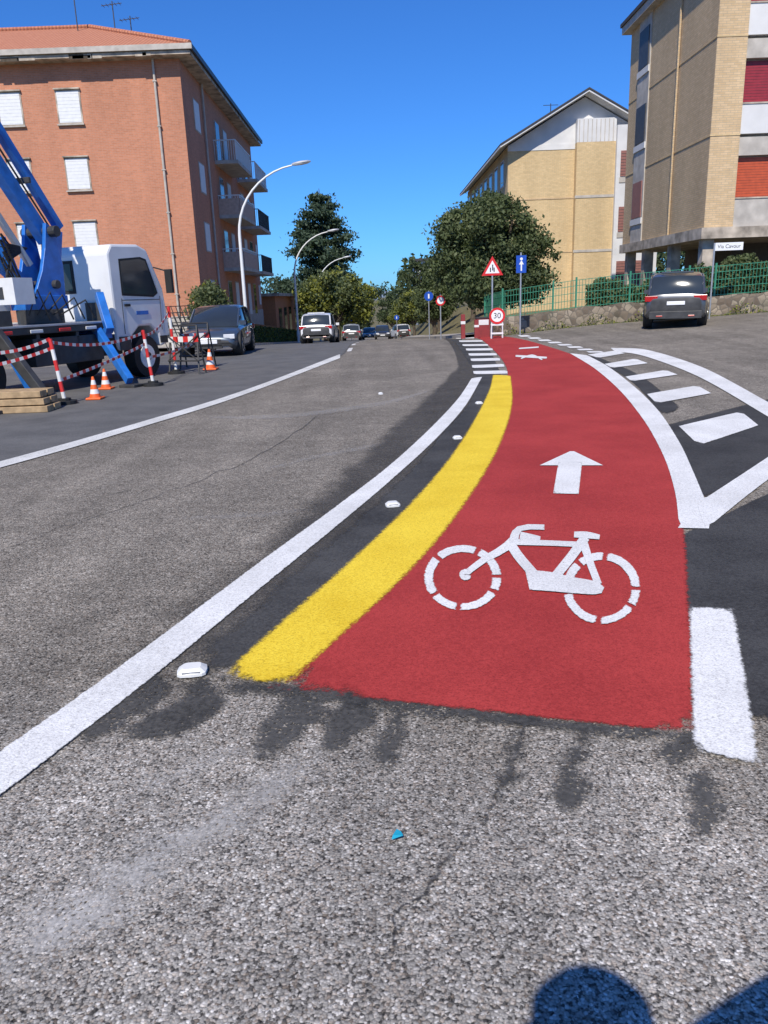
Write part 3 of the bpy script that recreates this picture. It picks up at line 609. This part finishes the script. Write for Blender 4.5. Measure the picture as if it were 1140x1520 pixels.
Z=np.array([H(a,b) for a,b in zip(X,Y)])+rng.random(1500)**2*.22*(1+np.sin(X*4)); n=leaves(L,np.stack([X,Y,Z],1),.04,None); L.m+=rng.integers(2,size=n).tolist(); L.build('weeds',fix=False)
WD=simple('weathered_orange_wood',(0.42,0.19,0.07),0.85,var=0.25)
m=MB(); 
for i in range(150):
    y=47+i*.2; z=H(-8.7,y); m.box((-8.7,y,z),(-8.66,y+.15,z+1.45),WD)
for hh in (.4,1.2): m.beam((-8.6,47,H(-8.6,47)+hh),(-8.6,77,H(-8.6,77)+hh),.05,.08,WD)
m.build('wooden_fence')
# ------------------------------------------------------------------ street lamps
def lamp(x,y,h=8.5,reach=3.1):
    z=H(x,y); E=empty('street_lamp',(x,y,z)); m=MB(); pts=[(0,0,0),(0,0,1.2),(0,0,h*.62)]
    for i in range(1,11):
        t=i/10*math.pi/2*.9; pts.append((reach*(1-math.cos(t))*1.05,0,h*.62+h*.36*math.sin(t)))
    m.tube(pts,[.10,.09,.075]+[.065-.003*i for i in range(10)],WPNT,12); m.tube([(0,0,0),(0,0,.9)],.12,WPNT,12); m.box((-.2,-.2,0),(.2,.2,.04),CONC); m.build('pole',E,smooth=True)
    ex,ez=pts[-1][0],pts[-1][2]; m=MB()
    secs=[]
    for t,w_,hh in ((0,.06,.05),(.15,.12,.08),(.45,.17,.10),(.75,.14,.08),(.9,.05,.03)):
        secs.append([(ex+t,w_*math.cos(a),ez+.04+t*.12+hh*math.sin(a)) for a in [k*math.pi/4 for k in range(9)]])
    m.loft(secs,lambda i,k: GALV if k<4 else WPL); m.build('lantern',E,smooth=True)
lamp(-6.5,39.6); lamp(-6.3,63); lamp(-6.0,83)
# ------------------------------------------------------------------ signs
BLU=simple('sign_blue',(0.01,0.07,0.4),0.4,var=.05); SW=simple('sign_white',(0.78,0.78,0.78),0.4,var=.03); SR=simple('sign_red',(0.6,0.02,0.02),0.4,var=.05); SK=simple('sign_black',(0.02,0.02,0.02),0.5)
def text(E,txt,x,z,size,mat,y=-.036):
    c=bpy.data.curves.new('lettering','FONT'); c.body=txt; c.size=size; c.align_x='CENTER'; c.align_y='CENTER'; c.extrude=.001; c.materials.append(mat)
    o=bpy.data.objects.new('lettering',c); link(o,E); o.location=(x,y,z); o.rotation_euler=(math.pi/2,0,0)
def disc(m,x,z,r,y,th,mat,n=32): m.tube([(x,y,z),(x,y-th,z)],r,mat,n)
def tri(m,x,z,s_,y,th,mat):
    h=s_*.866; vs=[(x-s_/2,y,z-h/3),(x+s_/2,y,z-h/3),(x,y,z+2*h/3)]; vs+=[(a,b-th,c) for a,b,c in vs]; m.add(vs,[(0,2,1),(3,4,5),(0,1,4,3),(1,2,5,4),(2,0,3,5)],mat)
x,y=4.15,28.5; E=empty('warning_sign',(x,y,H(x,y)),(0,0,-.1)); m=MB()
m.tube([(0,0,0),(0,0,2.75)],.03,GALV); tri(m,0,2.4,.76,-.03,.004,SR); tri(m,0,2.4,.5,-.0345,.003,SW); m.box((-.09,-.0385,2.3),(-.05,-.0376,2.45),SK); m.box((.04,-.0385,2.3),(.08,-.0376,2.45),SK); m.box((-.01,-.0385,2.35),(.03,-.0376,2.55),SK)
m.build('sign',E)
x,y=4.25,28.0; E=empty('speed_limit_sign',(x,y,H(x,y)),(0,0,-.1)); m=MB()
for sx in (-.2,.2): m.tube([(sx,0,0),(sx*.9,.0,1.0)],.02,WPNT,6); m.tube([(sx,.35,0),(sx*.9,.02,1.0)],.02,WPNT,6)
for zz in (.15,.45): m.box((-.22,-.02,zz),(.22,.0,zz+.06),WPNT)
disc(m,0,.78,.28,-.03,.004,SR); disc(m,0,.78,.205,-.0345,.003,SW); m.build('sign',E); text(E,'30',0,.78,.27,SK,-.039)
x,y=5.25,29.0; E=empty('cycle_route_sign',(x,y,H(x,y)),(0,0,-.1)); m=MB(); m.tube([(0,0,0),(0,0,2.9)],.03,GALV); m.box((-.17,-.034,2.2),(.19,-.03,2.8),BLU); m.box((-.01,-.0375,2.27),(.04,-.0342,2.5),SW); tri(m,.015,2.54,.17,-.0342,.003,SW); disc(m,.015,2.68,.05,-.0342,.003,SW,12); m.build('sign',E)
x,y=11.35,27.0; z=H(x,y); E=empty('street_name_sign',(x,y,z)); m=MB(); m.tube([(0,0,0),(0,0,2.45)],.03,GALV); m.box((.02,-.02,2.2),(.95,.0,2.45),SW); m.build('sign',E); text(E,'Via Cavour',.48,2.325,.17,SK,-.0225)
for (x,y,h,k) in ((2.9,36,2.0,'r'),(2.9,44,2.6,'b'),(-5.9,72,2.4,'b'),(2.0,80,2.4,'b'),(-3.3,100,2.6,'b')):
    E=empty('traffic_sign',(x,y,H(x,y))); m=MB(); m.tube([(0,0,0),(0,0,h)],.03,GALV,8)
    if k=='r': disc(m,0,h-.3,.22,-.03,.004,SR); disc(m,0,h-.3,.15,-.0345,.003,SW)
    else: disc(m,0,h-.3,.25,-.03,.004,BLU); m.box((-.04,-.0375,h-.42),(.04,-.0345,h-.18),SW)
    m.build('sign',E)
m=MB(); DR=simple('dark_red_paint',(0.24,0.03,0.03),.7)
for x,y,h in ((3.35,31.5,.95),(3.75,30.4,.7)): m.box((x,y,H(x,y)),(x+.16,y+.16,H(x,y)+h),DR); m.box((x-.01,y-.01,H(x,y)+h*.6),(x+.17,y+.17,H(x,y)+h*.72),WPL)
m.build('bollards',bevel=.01)
m=MB(); x,y=3.95,31.2; m.box((x,y,H(x,y)),(x+.5,y+.5,H(x,y)+.75),DR); m.box((x+.05,y-.01,H(x,y)+.5),(x+.45,y-.002,H(x,y)+.7),WPL); m.box((x-.03,y-.03,H(x,y)+.75),(x+.53,y+.53,H(x,y)+.8),DKM); m.build('utility_cabinet')
# ------------------------------------------------------------------ vehicles
def car(name,x,y,ang,L,W,Ht,col,rough=.3,pitch=0,plate=SW,kind='hatch'):
    paint=simple('car_paint_'+name,col,rough,0.35 if max(col)<.5 else 0.0,var=.04,coat=.8); E=empty(name,(x,y,H(x,y)),(pitch,0,ang)); w=W/2; bz=Ht*.60
    if kind=='van': st=[(-.5,.82,.42,bz*.9),(-.485,.93,.28,bz),(-.4,1,.22,bz),(-.1,1,.2,bz),(.2,1,.2,bz*.99),(.33,.98,.22,bz*.93),(.44,.93,.22,bz*.82),(.49,.84,.26,bz*.68),(.5,.76,.32,bz*.55)]
    else: st=[(-.5,.80,.42,bz*.86),(-.488,.92,.30,bz*.97),(-.42,.99,.24,bz*1.0),(-.2,1,.2,bz),(.1,1,.2,bz*.98),(.22,1,.2,bz*.95),(.36,.97,.22,bz*.87),(.45,.91,.22,bz*.77),(.49,.82,.26,bz*.66),(.5,.74,.32,bz*.55)]
    secs=[]
    for yf,wf,zb_,zt_ in st:
        a=w*wf; half=[(a*.9,zb_),(a*.985,zb_+.1),(a,zb_+(zt_-zb_)*.5),(a*.97,zt_-.07),(a*.88,zt_-.005),(a*.45,zt_+.02),(0,zt_+.025)]
        sec=[(p[0],yf*L,p[1]) for p in half]+[(-p[0],yf*L,p[1]) for p in half[-2::-1]]; secs.append(sec)
    m=MB(); m.loft(secs,lambda i,k: DKM if k in(0,11) else paint); m.build('body',E,smooth=True)
    rz=Ht; m=MB()
    gs=[(-.475,bz-.02,.93,.0),(-.405,rz-.13,.93,.78),(-.34,rz-.03,.93,.76),(-.15,rz,.94,.76),(.03,rz-.04,.94,.75),(.26,bz-.03,.92,.0)]
    if kind=='van': gs=[(-.485,bz-.02,.95,0),(-.43,rz-.12,.95,.78),(-.37,rz-.02,.95,.76),(-.1,rz,.95,.76),(.1,rz-.05,.95,.74),(.34,bz-.05,.93,0)]
    secs=[]
    for i,(yf,zr_,wb,wt) in enumerate(gs):
        if wt==0: a=w*wb*.93; half=[(a,zr_-.03),(a*.98,zr_-.01),(a*.9,zr_),(0,zr_+.01)]
        else: half=[(w*wb*.97,bz-.04),(w*wt*1.03,zr_-.07),(w*wt*.93,zr_-.01),(0,zr_+.02)]
        secs.append([(p[0],yf*L,p[1]) for p in half]+[(-p[0],yf*L,p[1]) for p in half[-2::-1]])
    last=len(gs)-2
    m.loft(secs,lambda i,k: GLS if (k in(0,5) or i in(0,last)) else paint); m.build('cabin',E,smooth=True)
    m=MB()
    for sx in (-1,1):
        def pt(i,j,o=.012):
            p=secs[i][j if sx>0 else 6-j]; return (p[0]+sx*o,p[1],p[2]+o*.5)
        m.tube([pt(5,1),pt(4,1)],.028,paint,6); m.tube([pt(0,1),pt(1,1)],.035,paint,6); m.tube([pt(1,1),pt(2,1),pt(3,1),pt(4,1)],.022,paint,6)
        p=secs[3][0 if sx>0 else 6];q=secs[3][1 if sx>0 else 5]; m.tube([(p[0]+sx*.01,p[1],p[2]),(q[0]+sx*.008,q[1],q[2])],.03,DKM,6)
        m.box((sx*w*1.0-.09,.22*L-.05,bz+.0),(sx*w*1.0+.09,.22*L+.05,bz+.13),paint)
    m.tube([(-w*.5,-.40*L,rz-.02),(w*.5,-.40*L,rz-.02)],.03,paint,6)
    m.build('pillars',E,smooth=True)
    m=MB()
    for sx in (-1,1):
        for yw in (-.31*L,.32*L):
            m.tube([(sx*(w-.25),yw,.33),(sx*(w+.006),yw,.33)],.385,BLK,24); m.tube([(sx*(w-.2),yw,.32),(sx*(w+.02),yw,.32)],.32,BLK,24); m.tube([(sx*(w),yw,.32),(sx*(w+.028),yw,.32)],.205,CHROME,16); m.tube([(sx*w,yw,.32),(sx*(w+.034),yw,.32)],.06,DKM,10)
            for k in range(5):
                a=k*1.2566; m.beam((sx*(w+.03),yw+.07*math.cos(a+.6),.32+.07*math.sin(a+.6)),(sx*(w+.03),yw+.18*math.cos(a+.6),.32+.18*math.sin(a+.6)),.008,.05,BLK)
    m.build('wheels',E,smooth=True)
    m=MB(); f=L/2
    for sx in (-1,1):
        m.box((sx*w*.68-.17,f*.90,bz*.60),(sx*w*.68+.15,f*.985,bz*.745),HLT)
        m.box((sx*w*.76-.2,-f*.998,bz*.78),(sx*w*.76+.17,-f*.93,bz*(.95 if kind!='van' else 1.0)),RLT)
        m.box((sx*w*.6-.08,f*.95,.32),(sx*w*.6+.08,f*.992,.4),DKM)
    m.box((-w*.42,f*.95,bz*.46),(w*.42,f*1.003,bz*.60),DKM); m.box((-w*.45,f*.95,.26),(w*.45,f*1.0,.38),DKM); m.box((-.26,f*1.0,.40),(.26,f*1.012,.51),plate)
    m.box((-w*.82,-f*1.012,.24),(w*.82,-f*.96,.46 if max(col)<.5 else .34),DKM); m.box((-.26,-f*1.012,bz*.66),(.26,-f*.99,bz*.66+.11),plate)
    m.box((-w*.6,-f*1.016,.30),(-w*.4,-f*1.0,.34),RLT); m.box((w*.4,-f*1.016,.30),(w*.6,-f*1.0,.34),RLT)
    m.build('lights_and_trim',E,bevel=.01); return E
car('parked_hatchback',-4.95,24.8,math.pi+.03,4.1,1.74,1.46,(0.07,0.09,0.12))
car('parked_suv',9.85,26.2,-.35,4.4,1.84,1.62,(0.08,0.085,0.095),kind='hatch')
car('white_car',-3.1,43,-.04,4.0,1.75,1.56,(0.72,0.72,0.72),pitch=-.05)
car('silver_car',-2.4,75,.0,4.1,1.75,1.5,(0.4,0.42,0.44),pitch=-.05)
car('dark_car',.6,92,math.pi,4.3,1.8,1.6,(0.04,0.04,0.05),pitch=.05)
car('white_van',3.0,105,0.2,4.6,1.9,1.8,(0.7,0.7,0.7),kind='van',pitch=-.05)
car('grey_car',-1.0,100,math.pi,4.3,1.8,1.5,(0.2,0.2,0.22),pitch=.05)
# ---- crane truck
T=empty('crane_truck',(-6.25,16.6,0),(0,0,-math.radians(21)))
TW=simple('truck_white_paint',(0.74,0.74,0.73),.35,var=.06,coat=.4,scale=2)
m=MB(); m.prism([(0,.78),(0,2.55),(.14,2.72),(1.0,2.75),(1.28,2.66),(1.72,1.85),(1.8,1.2),(1.8,.7),(1.45,.62),(1.38,.9),(1.15,1.08),(.75,1.08),(.5,.9),(.42,.62),(.05,.62)],-.97,.97,TW); m.build('cab',T,bevel=.05)
m=MB(); xx=.974
W_=[(.34,1.76),(.36,2.40),(.98,2.46),(1.17,2.42),(1.46,1.80),(1.3,1.72)]
m.prism(W_,xx,xx+.010,GLS); m.prism(W_,-.986,-.974,GLS); m.prism([(y+(.04 if y>.8 else -.04),z+(.04 if z>2 else -.04)) for y,z in W_],xx-.002,xx+.005,BLK)
m.box((-.72,-.02,1.85),(.02,-.004,2.38),GLS); m.box((-.78,-.012,1.79),(.08,-.003,2.44),BLK)
m.add([(-.85,1.335,2.55),(.85,1.335,2.55),(.85,1.70,1.93),(-.85,1.70,1.93)],[(0,1,2,3)],GLS)
m.prism([(.25,.95),(.27,1.66),(.282,1.66),(.262,.95)],xx,xx+.006,BLK); m.box((xx,.34,1.5),(xx+.03,.5,1.55),BLK); m.prism([(1.52,.98),(1.56,1.7),(1.572,1.7),(1.532,.98)],xx,xx+.006,BLK); m.box((xx,.28,1.62),(xx+.004,1.54,1.635),DKM)
m.box((xx,.05,.62),(xx+.015,.4,.9),DKM); m.box((xx,1.42,.7),(xx+.015,1.78,.85),DKM); m.box((xx,.7,1.32),(xx+.006,1.1,1.40),BLUE)
m.box((-.9,-.03,1.0),(-.8,-.004,1.7),DKM); m.box((.3,-.05,1.1),(.8,-.004,1.6),DKM)
m.beam((.97,1.45,2.3),(1.25,1.6,2.2),.03,.03,BLK); m.box((1.17,1.55,1.75),(1.33,1.63,2.25),BLK); m.build('windows',T)
m=MB(); m.box((-.45,-5.2,.62),(-.3,1.4,.8),DKM); m.box((.3,-5.2,.62),(.45,1.4,.8),DKM); m.box((-1.05,-5.3,1.08),(1.05,-.25,1.2),DKM); m.box((-1.07,-5.3,1.2),(1.07,-.25,1.24),GALV)
m.box((.5,-2.3,.5),(1.0,-.5,1.0),DKM); m.box((.45,-.45,.55),(.9,.2,.95),BLK); m.box((-1.0,-2.3,.5),(-.5,-.5,1.0),DKM)
for yy in (-5.0,-4,-3,-2.2,-1.2): m.box((-1,yy,.8),(1,yy+.08,1.08),DKM)
for k in range(7): m.box((1.06,-5.2+k*.7,1.1),(1.08,-4.9+k*.7,1.16),RED if k%2 else WPL)
m.build('chassis',T,bevel=.01)
m=MB()
for sx in (-1,1):
    for yw,wd in ((.95,.28),(-3.4,.5)): m.tube([(sx*(.94-wd),yw,.44),(sx*.94,yw,.44)],.44,BLK,28); m.tube([(sx*.9,yw,.44),(sx*.955,yw,.44)],.25,TW if wd<.4 else DKM,20); m.tube([(sx*.9,yw,.44),(sx*.98,yw,.44)],.09,DKM,12)
m.build('wheels',T,smooth=True)
m=MB(); m.tube([(.35,-1.35,1.24),(.35,-1.35,1.5)],.42,DKM,24); m.box((.05,-1.75,1.5),(.7,-.95,1.75),BLUE)
for sx in (.12,.62): m.prism([(-1.75,1.7),(-.95,1.7),(-.9,2.3),(-1.0,2.95),(-1.2,3.05),(-1.3,2.6),(-1.45,2.2)],sx-.05,sx+.03,BLUE)
m.beam((.37,-1.0,2.0),(.37,-.75,2.95),.3,.22,BLUE); m.tube([(.0,-1.1,2.9),(.8,-1.1,2.9)],.1,DKM,12); m.tube([(.02,-1.2,1.95),(.74,-1.2,1.95)],.08,DKM,12)
m.beam((.42,-1.0,2.75),(.2,-5.0,8.3),.22,.24,BLUE); m.beam((.42,-.62,3.0),(.2,-4.6,8.8),.15,.15,BLUE); m.beam((.42,-1.5,2.3),(.3,-3.2,4.9),.10,.10,GALV); m.tube([(.62,-.95,2.8),(.45,-4.5,7.8)],.02,BLK,6)
m.beam((.30,-1.5,1.9),(.15,-3.4,3.4),.20,.22,BLUE); m.beam((.3,-1.75,1.8),(.35,-2.1,2.75),.24,.16,BLUE)
for t in (.15,.4,.65): m.box((.25-.05*t,-.82-3.9*t,2.88+5.6*t),(.6-.05*t,-.76-3.9*t,2.98+5.6*t),DKM)
m.build('crane',T,bevel=.02)
m=MB(); m.box((-.55,-2.3,1.5),(.0,-1.7,2.0),WPL); m.box((.45,-2.5,1.6),(.95,-2.05,2.05),WPL); m.box((.5,-2.515,1.7),(.7,-2.502,1.9),DKM); m.box((-.4,-3.2,1.24),(.3,-2.6,1.6),DKM)
m.box((.55,-3.6,1.24),(1.0,-2.7,1.5),DKM); m.box((.6,-4.6,1.24),(.95,-4.0,1.7),BLUE); m.box((-.8,-4.8,1.24),(-.1,-3.9,1.45),TW)
random.seed(11)
for i in range(9): 
    a=random.uniform(-.3,.3); m.tube([(.5+a,-1.8,1.7),(.6+a*.6,-2.3,2.0+.1*i),(.5,-2.0,2.4+.03*i),(.4,-1.5,2.6)],.018,BLK,6)
for i in range(5): m.tube([(.9,-.5-.3*i,1.3),(.98,-.8-.3*i,1.65+.05*i),(.8,-1.3-.2*i,1.4)],.016,BLK,6)
m.build('hydraulics',T,bevel=.01)
m=MB(); m.beam((.9,-.55,1.15),(1.95,-1.0,.12),.13,.16,BLUE); m.beam((.9,-.3,1.75),(1.3,-.6,1.05),.15,.18,BLUE); m.box((1.8,-1.15,.0),(2.15,-.85,.06),DKM); m.beam((-.2,-.4,1.0),(1.1,-.4,1.0),.2,.2,BLUE)
m.beam((1.0,-4.2,1.05),(2.1,-4.5,.15),.16,.2,DKM); m.box((1.95,-4.65,.0),(2.3,-4.3,.06),DKM); m.beam((.9,-2.9,1.1),(1.75,-3.2,.15),.14,.16,BLUE); m.box((1.62,-3.3,0),(1.9,-3.05,.06),DKM)
m.build('outriggers',T,bevel=.01)
# ------------------------------------------------------------------ works barrier, cones, timber
def striped(m,p0,p1,r,n,flat=False):
    p0=Vector(p0);p1=Vector(p1)
    for i in range(n):
        a=p0.lerp(p1,i/n);b=p0.lerp(p1,(i+1)/n); mt=RED if i%2 else WPL
        if flat: m.beam(a,b,.008,r,mt)
        else: m.tube([a,b],r,mt,8)
def gp(u,v,z=0): x,y=G(u,v); return Vector((x,y,z))
posts=[(97,600,74,503),(228,573,212,490),(262,555,250,455),(-60,620,-70,520)]
tops=[]
for bu,bv,tu,tv in posts:
    b=gp(bu,bv,.03); t_=at(tu,tv,b.y+.05); E=empty('barrier_post',(0,0,0)); m=MB(); striped(m,b,t_,.032,6); m.build('pole',E); m=MB(); m.tube([(b.x,b.y,0),(b.x,b.y,.06)],.19,BLK,16); m.tube([(b.x,b.y,.06),(b.x,b.y,.1)],.1,BLK,12); m.build('base',E); tops.append((b,t_))
m=MB()
def sag(a,b,n=22,s_=.12):
    pts=[a.lerp(b,i/n)-Vector((0,0,s_*4*(i/n)*(1-i/n))) for i in range(n+1)]
    for i in range(n): m.beam(pts[i],pts[i+1],.006,.05,RED if i%2 else WPL)
sag(tops[3][1],tops[0][1]); sag(tops[3][1]-Vector((0,0,.3)),tops[0][1]-Vector((0,0,.15)),s_=.05)
sag(tops[0][1]-Vector((0,0,.05)),tops[1][1]-Vector((0,0,.05)),30); sag(tops[0][0].lerp(tops[0][1],.35),tops[1][0].lerp(tops[1][1],.75),30,.03); sag(tops[1][1]-Vector((0,0,.1)),tops[2][1]-Vector((0,0,.1)),16); sag(tops[1][0].lerp(tops[1][1],.5),gp(300,540,.6),16,.05)
m.build('barrier_tape')
for (u0,v0,u1,v1) in ((252,556,296,556),(268,548,312,545)):
    a=gp(u0,v0);b=gp(u1,v1); E=empty('trestle_barrier'); m=MB(); h=Vector((0,0,1.05)); off=Vector((.05,.45,0)); c=(a+b)/2
    for q in (a,b):
        tp=q.lerp(c,.12)+off/2+h; m.tube([q,tp],.02,DKM,6); m.tube([q+off,tp],.02,DKM,6); m.tube([q+Vector((0,0,.3))+off*.15,q+off*.85+Vector((0,0,.3))],.015,DKM,6)
    m.tube([a.lerp(c,.12)+off/2+h,b.lerp(c,.12)+off/2+h],.02,DKM,6); m.tube([a+Vector((0,0,.3)),b+Vector((0,0,.3))],.018,DKM,6); m.tube([a+Vector((0,0,.3)),b+off/4+h*.8],.015,DKM,6); m.tube([b+Vector((0,0,.3)),a+off/4+h*.8],.015,DKM,6)
    striped(m,a+off*.3+h*.72,b+off*.3+h*.72,.12,6,True); m.build('frame',E)
m=MB(); a=gp(246,528);b=gp(300,524)
for k in range(2):
    o2=Vector((.25*k,.5+.3*k,0)); p0=a+o2;p1=b+o2+Vector((.0,.2,0)); tp=Vector((-.45,.1,1.45-.2*k))
    for i in range(9): m.tube([p0.lerp(p1,i/8),p0.lerp(p1,i/8)+tp],.014,DKM,5)
    for i in range(5): m.tube([p0+tp*(i/4),p1+tp*(i/4)],.014,DKM,5)
m.build('site_fence_panel')
def cone(u,v,h):
    b=gp(u,v); E=empty('traffic_cone',(b.x,b.y,.006)); m=MB(); r0=h*.26
    zs=[.03,.25,.45,.65,.85,1]; 
    for i in range(5):
        mt=WPL if i in(1,3) else ORG; a_,b_=zs[i]*h,zs[i+1]*h; m.tube([(0,0,a_),(0,0,b_)],[r0*(1-zs[i]*.82),r0*(1-zs[i+1]*.82)],mt,20,cap=(i==4))
    m.build('body',E,smooth=True); m=MB(); m.box((-h*.33,-h*.33,0),(h*.33,h*.33,.035),ORG); m.build('base',E,bevel=.01)
cone(142,593,.38);cone(158,578,.38);cone(313,549,.47)
E=empty('timber_stack'); m=MB(); b=gp(30,614); TMB=simple('timber',(0.38,0.26,0.14),.8,var=.3,scale=9)
for k in range(3):
    for j in range(2): m.box((b.x-.75+.04*k,b.y+.28*j+.03*k,.006+k*.11),(b.x+.42-.05*k,b.y+.24+.28*j+.03*k,.10+k*.11),TMB)
m.build('planks',E,bevel=.008)
m=MB(); a=gp(72,598,.03); q=at(-5,495,a.y+.3); m.beam(a,q,.13,.18,DKM); m.box((a.x-.2,a.y-.2,0),(a.x+.2,a.y+.2,.05),DKM); m.build('support_leg',bevel=.01)
# ------------------------------------------------------------------ photographer (stands behind the lens; casts the shadow at the lower right)
def skinfig():
    E=empty('photographer',(0,0,0)); bx,by=-.025,-.27
    V=[];Ed=[];Rr=[]
    def a(p,r,par=None):
        V.append((bx+p[0],by+p[1],p[2]));Rr.append(r)
        if par is not None: Ed.append((par,len(V)-1))
        return len(V)-1
    pel=a((0,0,.97),.15); w1=a((0,0,1.12),.14,pel); ch=a((0,.0,1.34),.17,w1); nk=a((0,.01,1.5),.06,ch)
    for s_ in (-1,1):
        h_=a((s_*.1,0,.9),.1,pel); k=a((s_*.12,.02,.5),.065,h_); an=a((s_*.13,0,.09),.045,k); a((s_*.14,.17,.045),.04,an)
    sR=a((.19,0,1.44),.075,ch); eR=a((.53,.20,1.57),.07,sR); wR=a((.22,.225,1.37),.035,eR); a((.09,.235,1.40),.035,wR)
    sL=a((-.19,0,1.43),.07,ch); eL=a((-.28,.06,1.18),.045,sL); wL=a((-.10,.20,1.34),.03,eL); a((-.03,.22,1.38),.035,wL)
    me=bpy.data.meshes.new('body'); me.from_pydata(V,Ed,[]); o=bpy.data.objects.new('body',me); link(o,E)
    o.modifiers.new('skin','SKIN'); 
    for i,r in enumerate(Rr): me.skin_vertices[0].data[i].radius=(r,r)
    me.skin_vertices[0].data[0].use_root=True
    sb=o.modifiers.new('sub','SUBSURF'); sb.levels=2; sb.render_levels=2; me.materials.append(simple('shirt',(0.1,0.12,0.2),.9))
    SKN=simple('skin',(0.45,0.28,0.2),.6,var=.05); HR=simple('hair',(0.03,0.02,0.015),.8)
    m=MB(); secs=[]; dz=.065
    for z,rx_,ry_,yo in ((1.44,.055,.06,0),(1.52,.08,.085,.012),(1.57,.105,.10,.012),(1.62,.125,.102,.005),(1.67,.13,.10,0),(1.71,.10,.085,-.005),(1.735,.04,.035,-.005)):
        secs.append([(bx+rx_*math.cos(k*math.pi/8),by+.02+yo+ry_*math.sin(k*math.pi/8),z+dz) for k in range(17)])
    m.loft(secs,lambda i,k: HR if (i>=4 or k>8) else SKN)
    m.tube([(bx,by+.12,1.62+dz),(bx,by+.145,1.585+dz),(bx,by+.12,1.575+dz)],[.008,.015,.01],SKN,8)
    for s_ in (-1,1): m.tube([(bx+s_*.11,by+.02,1.61+dz),(bx+s_*.135,by+.015,1.61+dz)],[.028,.025],SKN,8)
    m.build('head',E,smooth=True)
    m=MB()
    for hx,sg in ((.09,-1),(-.03,1)):
        for f in range(4): y_=by+.235; z_=1.38+f*.021; m.tube([(bx+hx,y_-.02,z_),(bx+hx+sg*.02,y_-.005,z_+.004),(bx+hx+sg*.04,y_-.005,z_+.003)],[.01,.009,.007],SKN,8)
        m.tube([(bx+hx,by+.21,1.44),(bx+hx+sg*.02,by+.20,1.46),(bx+hx+sg*.035,by+.2,1.475)],[.012,.01,.008],SKN,8)
    m.build('fingers',E,smooth=True)
    m=MB(); m.box((-.04,-.035,1.38),(.04,-.025,1.54),BLK); m.build('phone',E,bevel=.003)
skinfig()
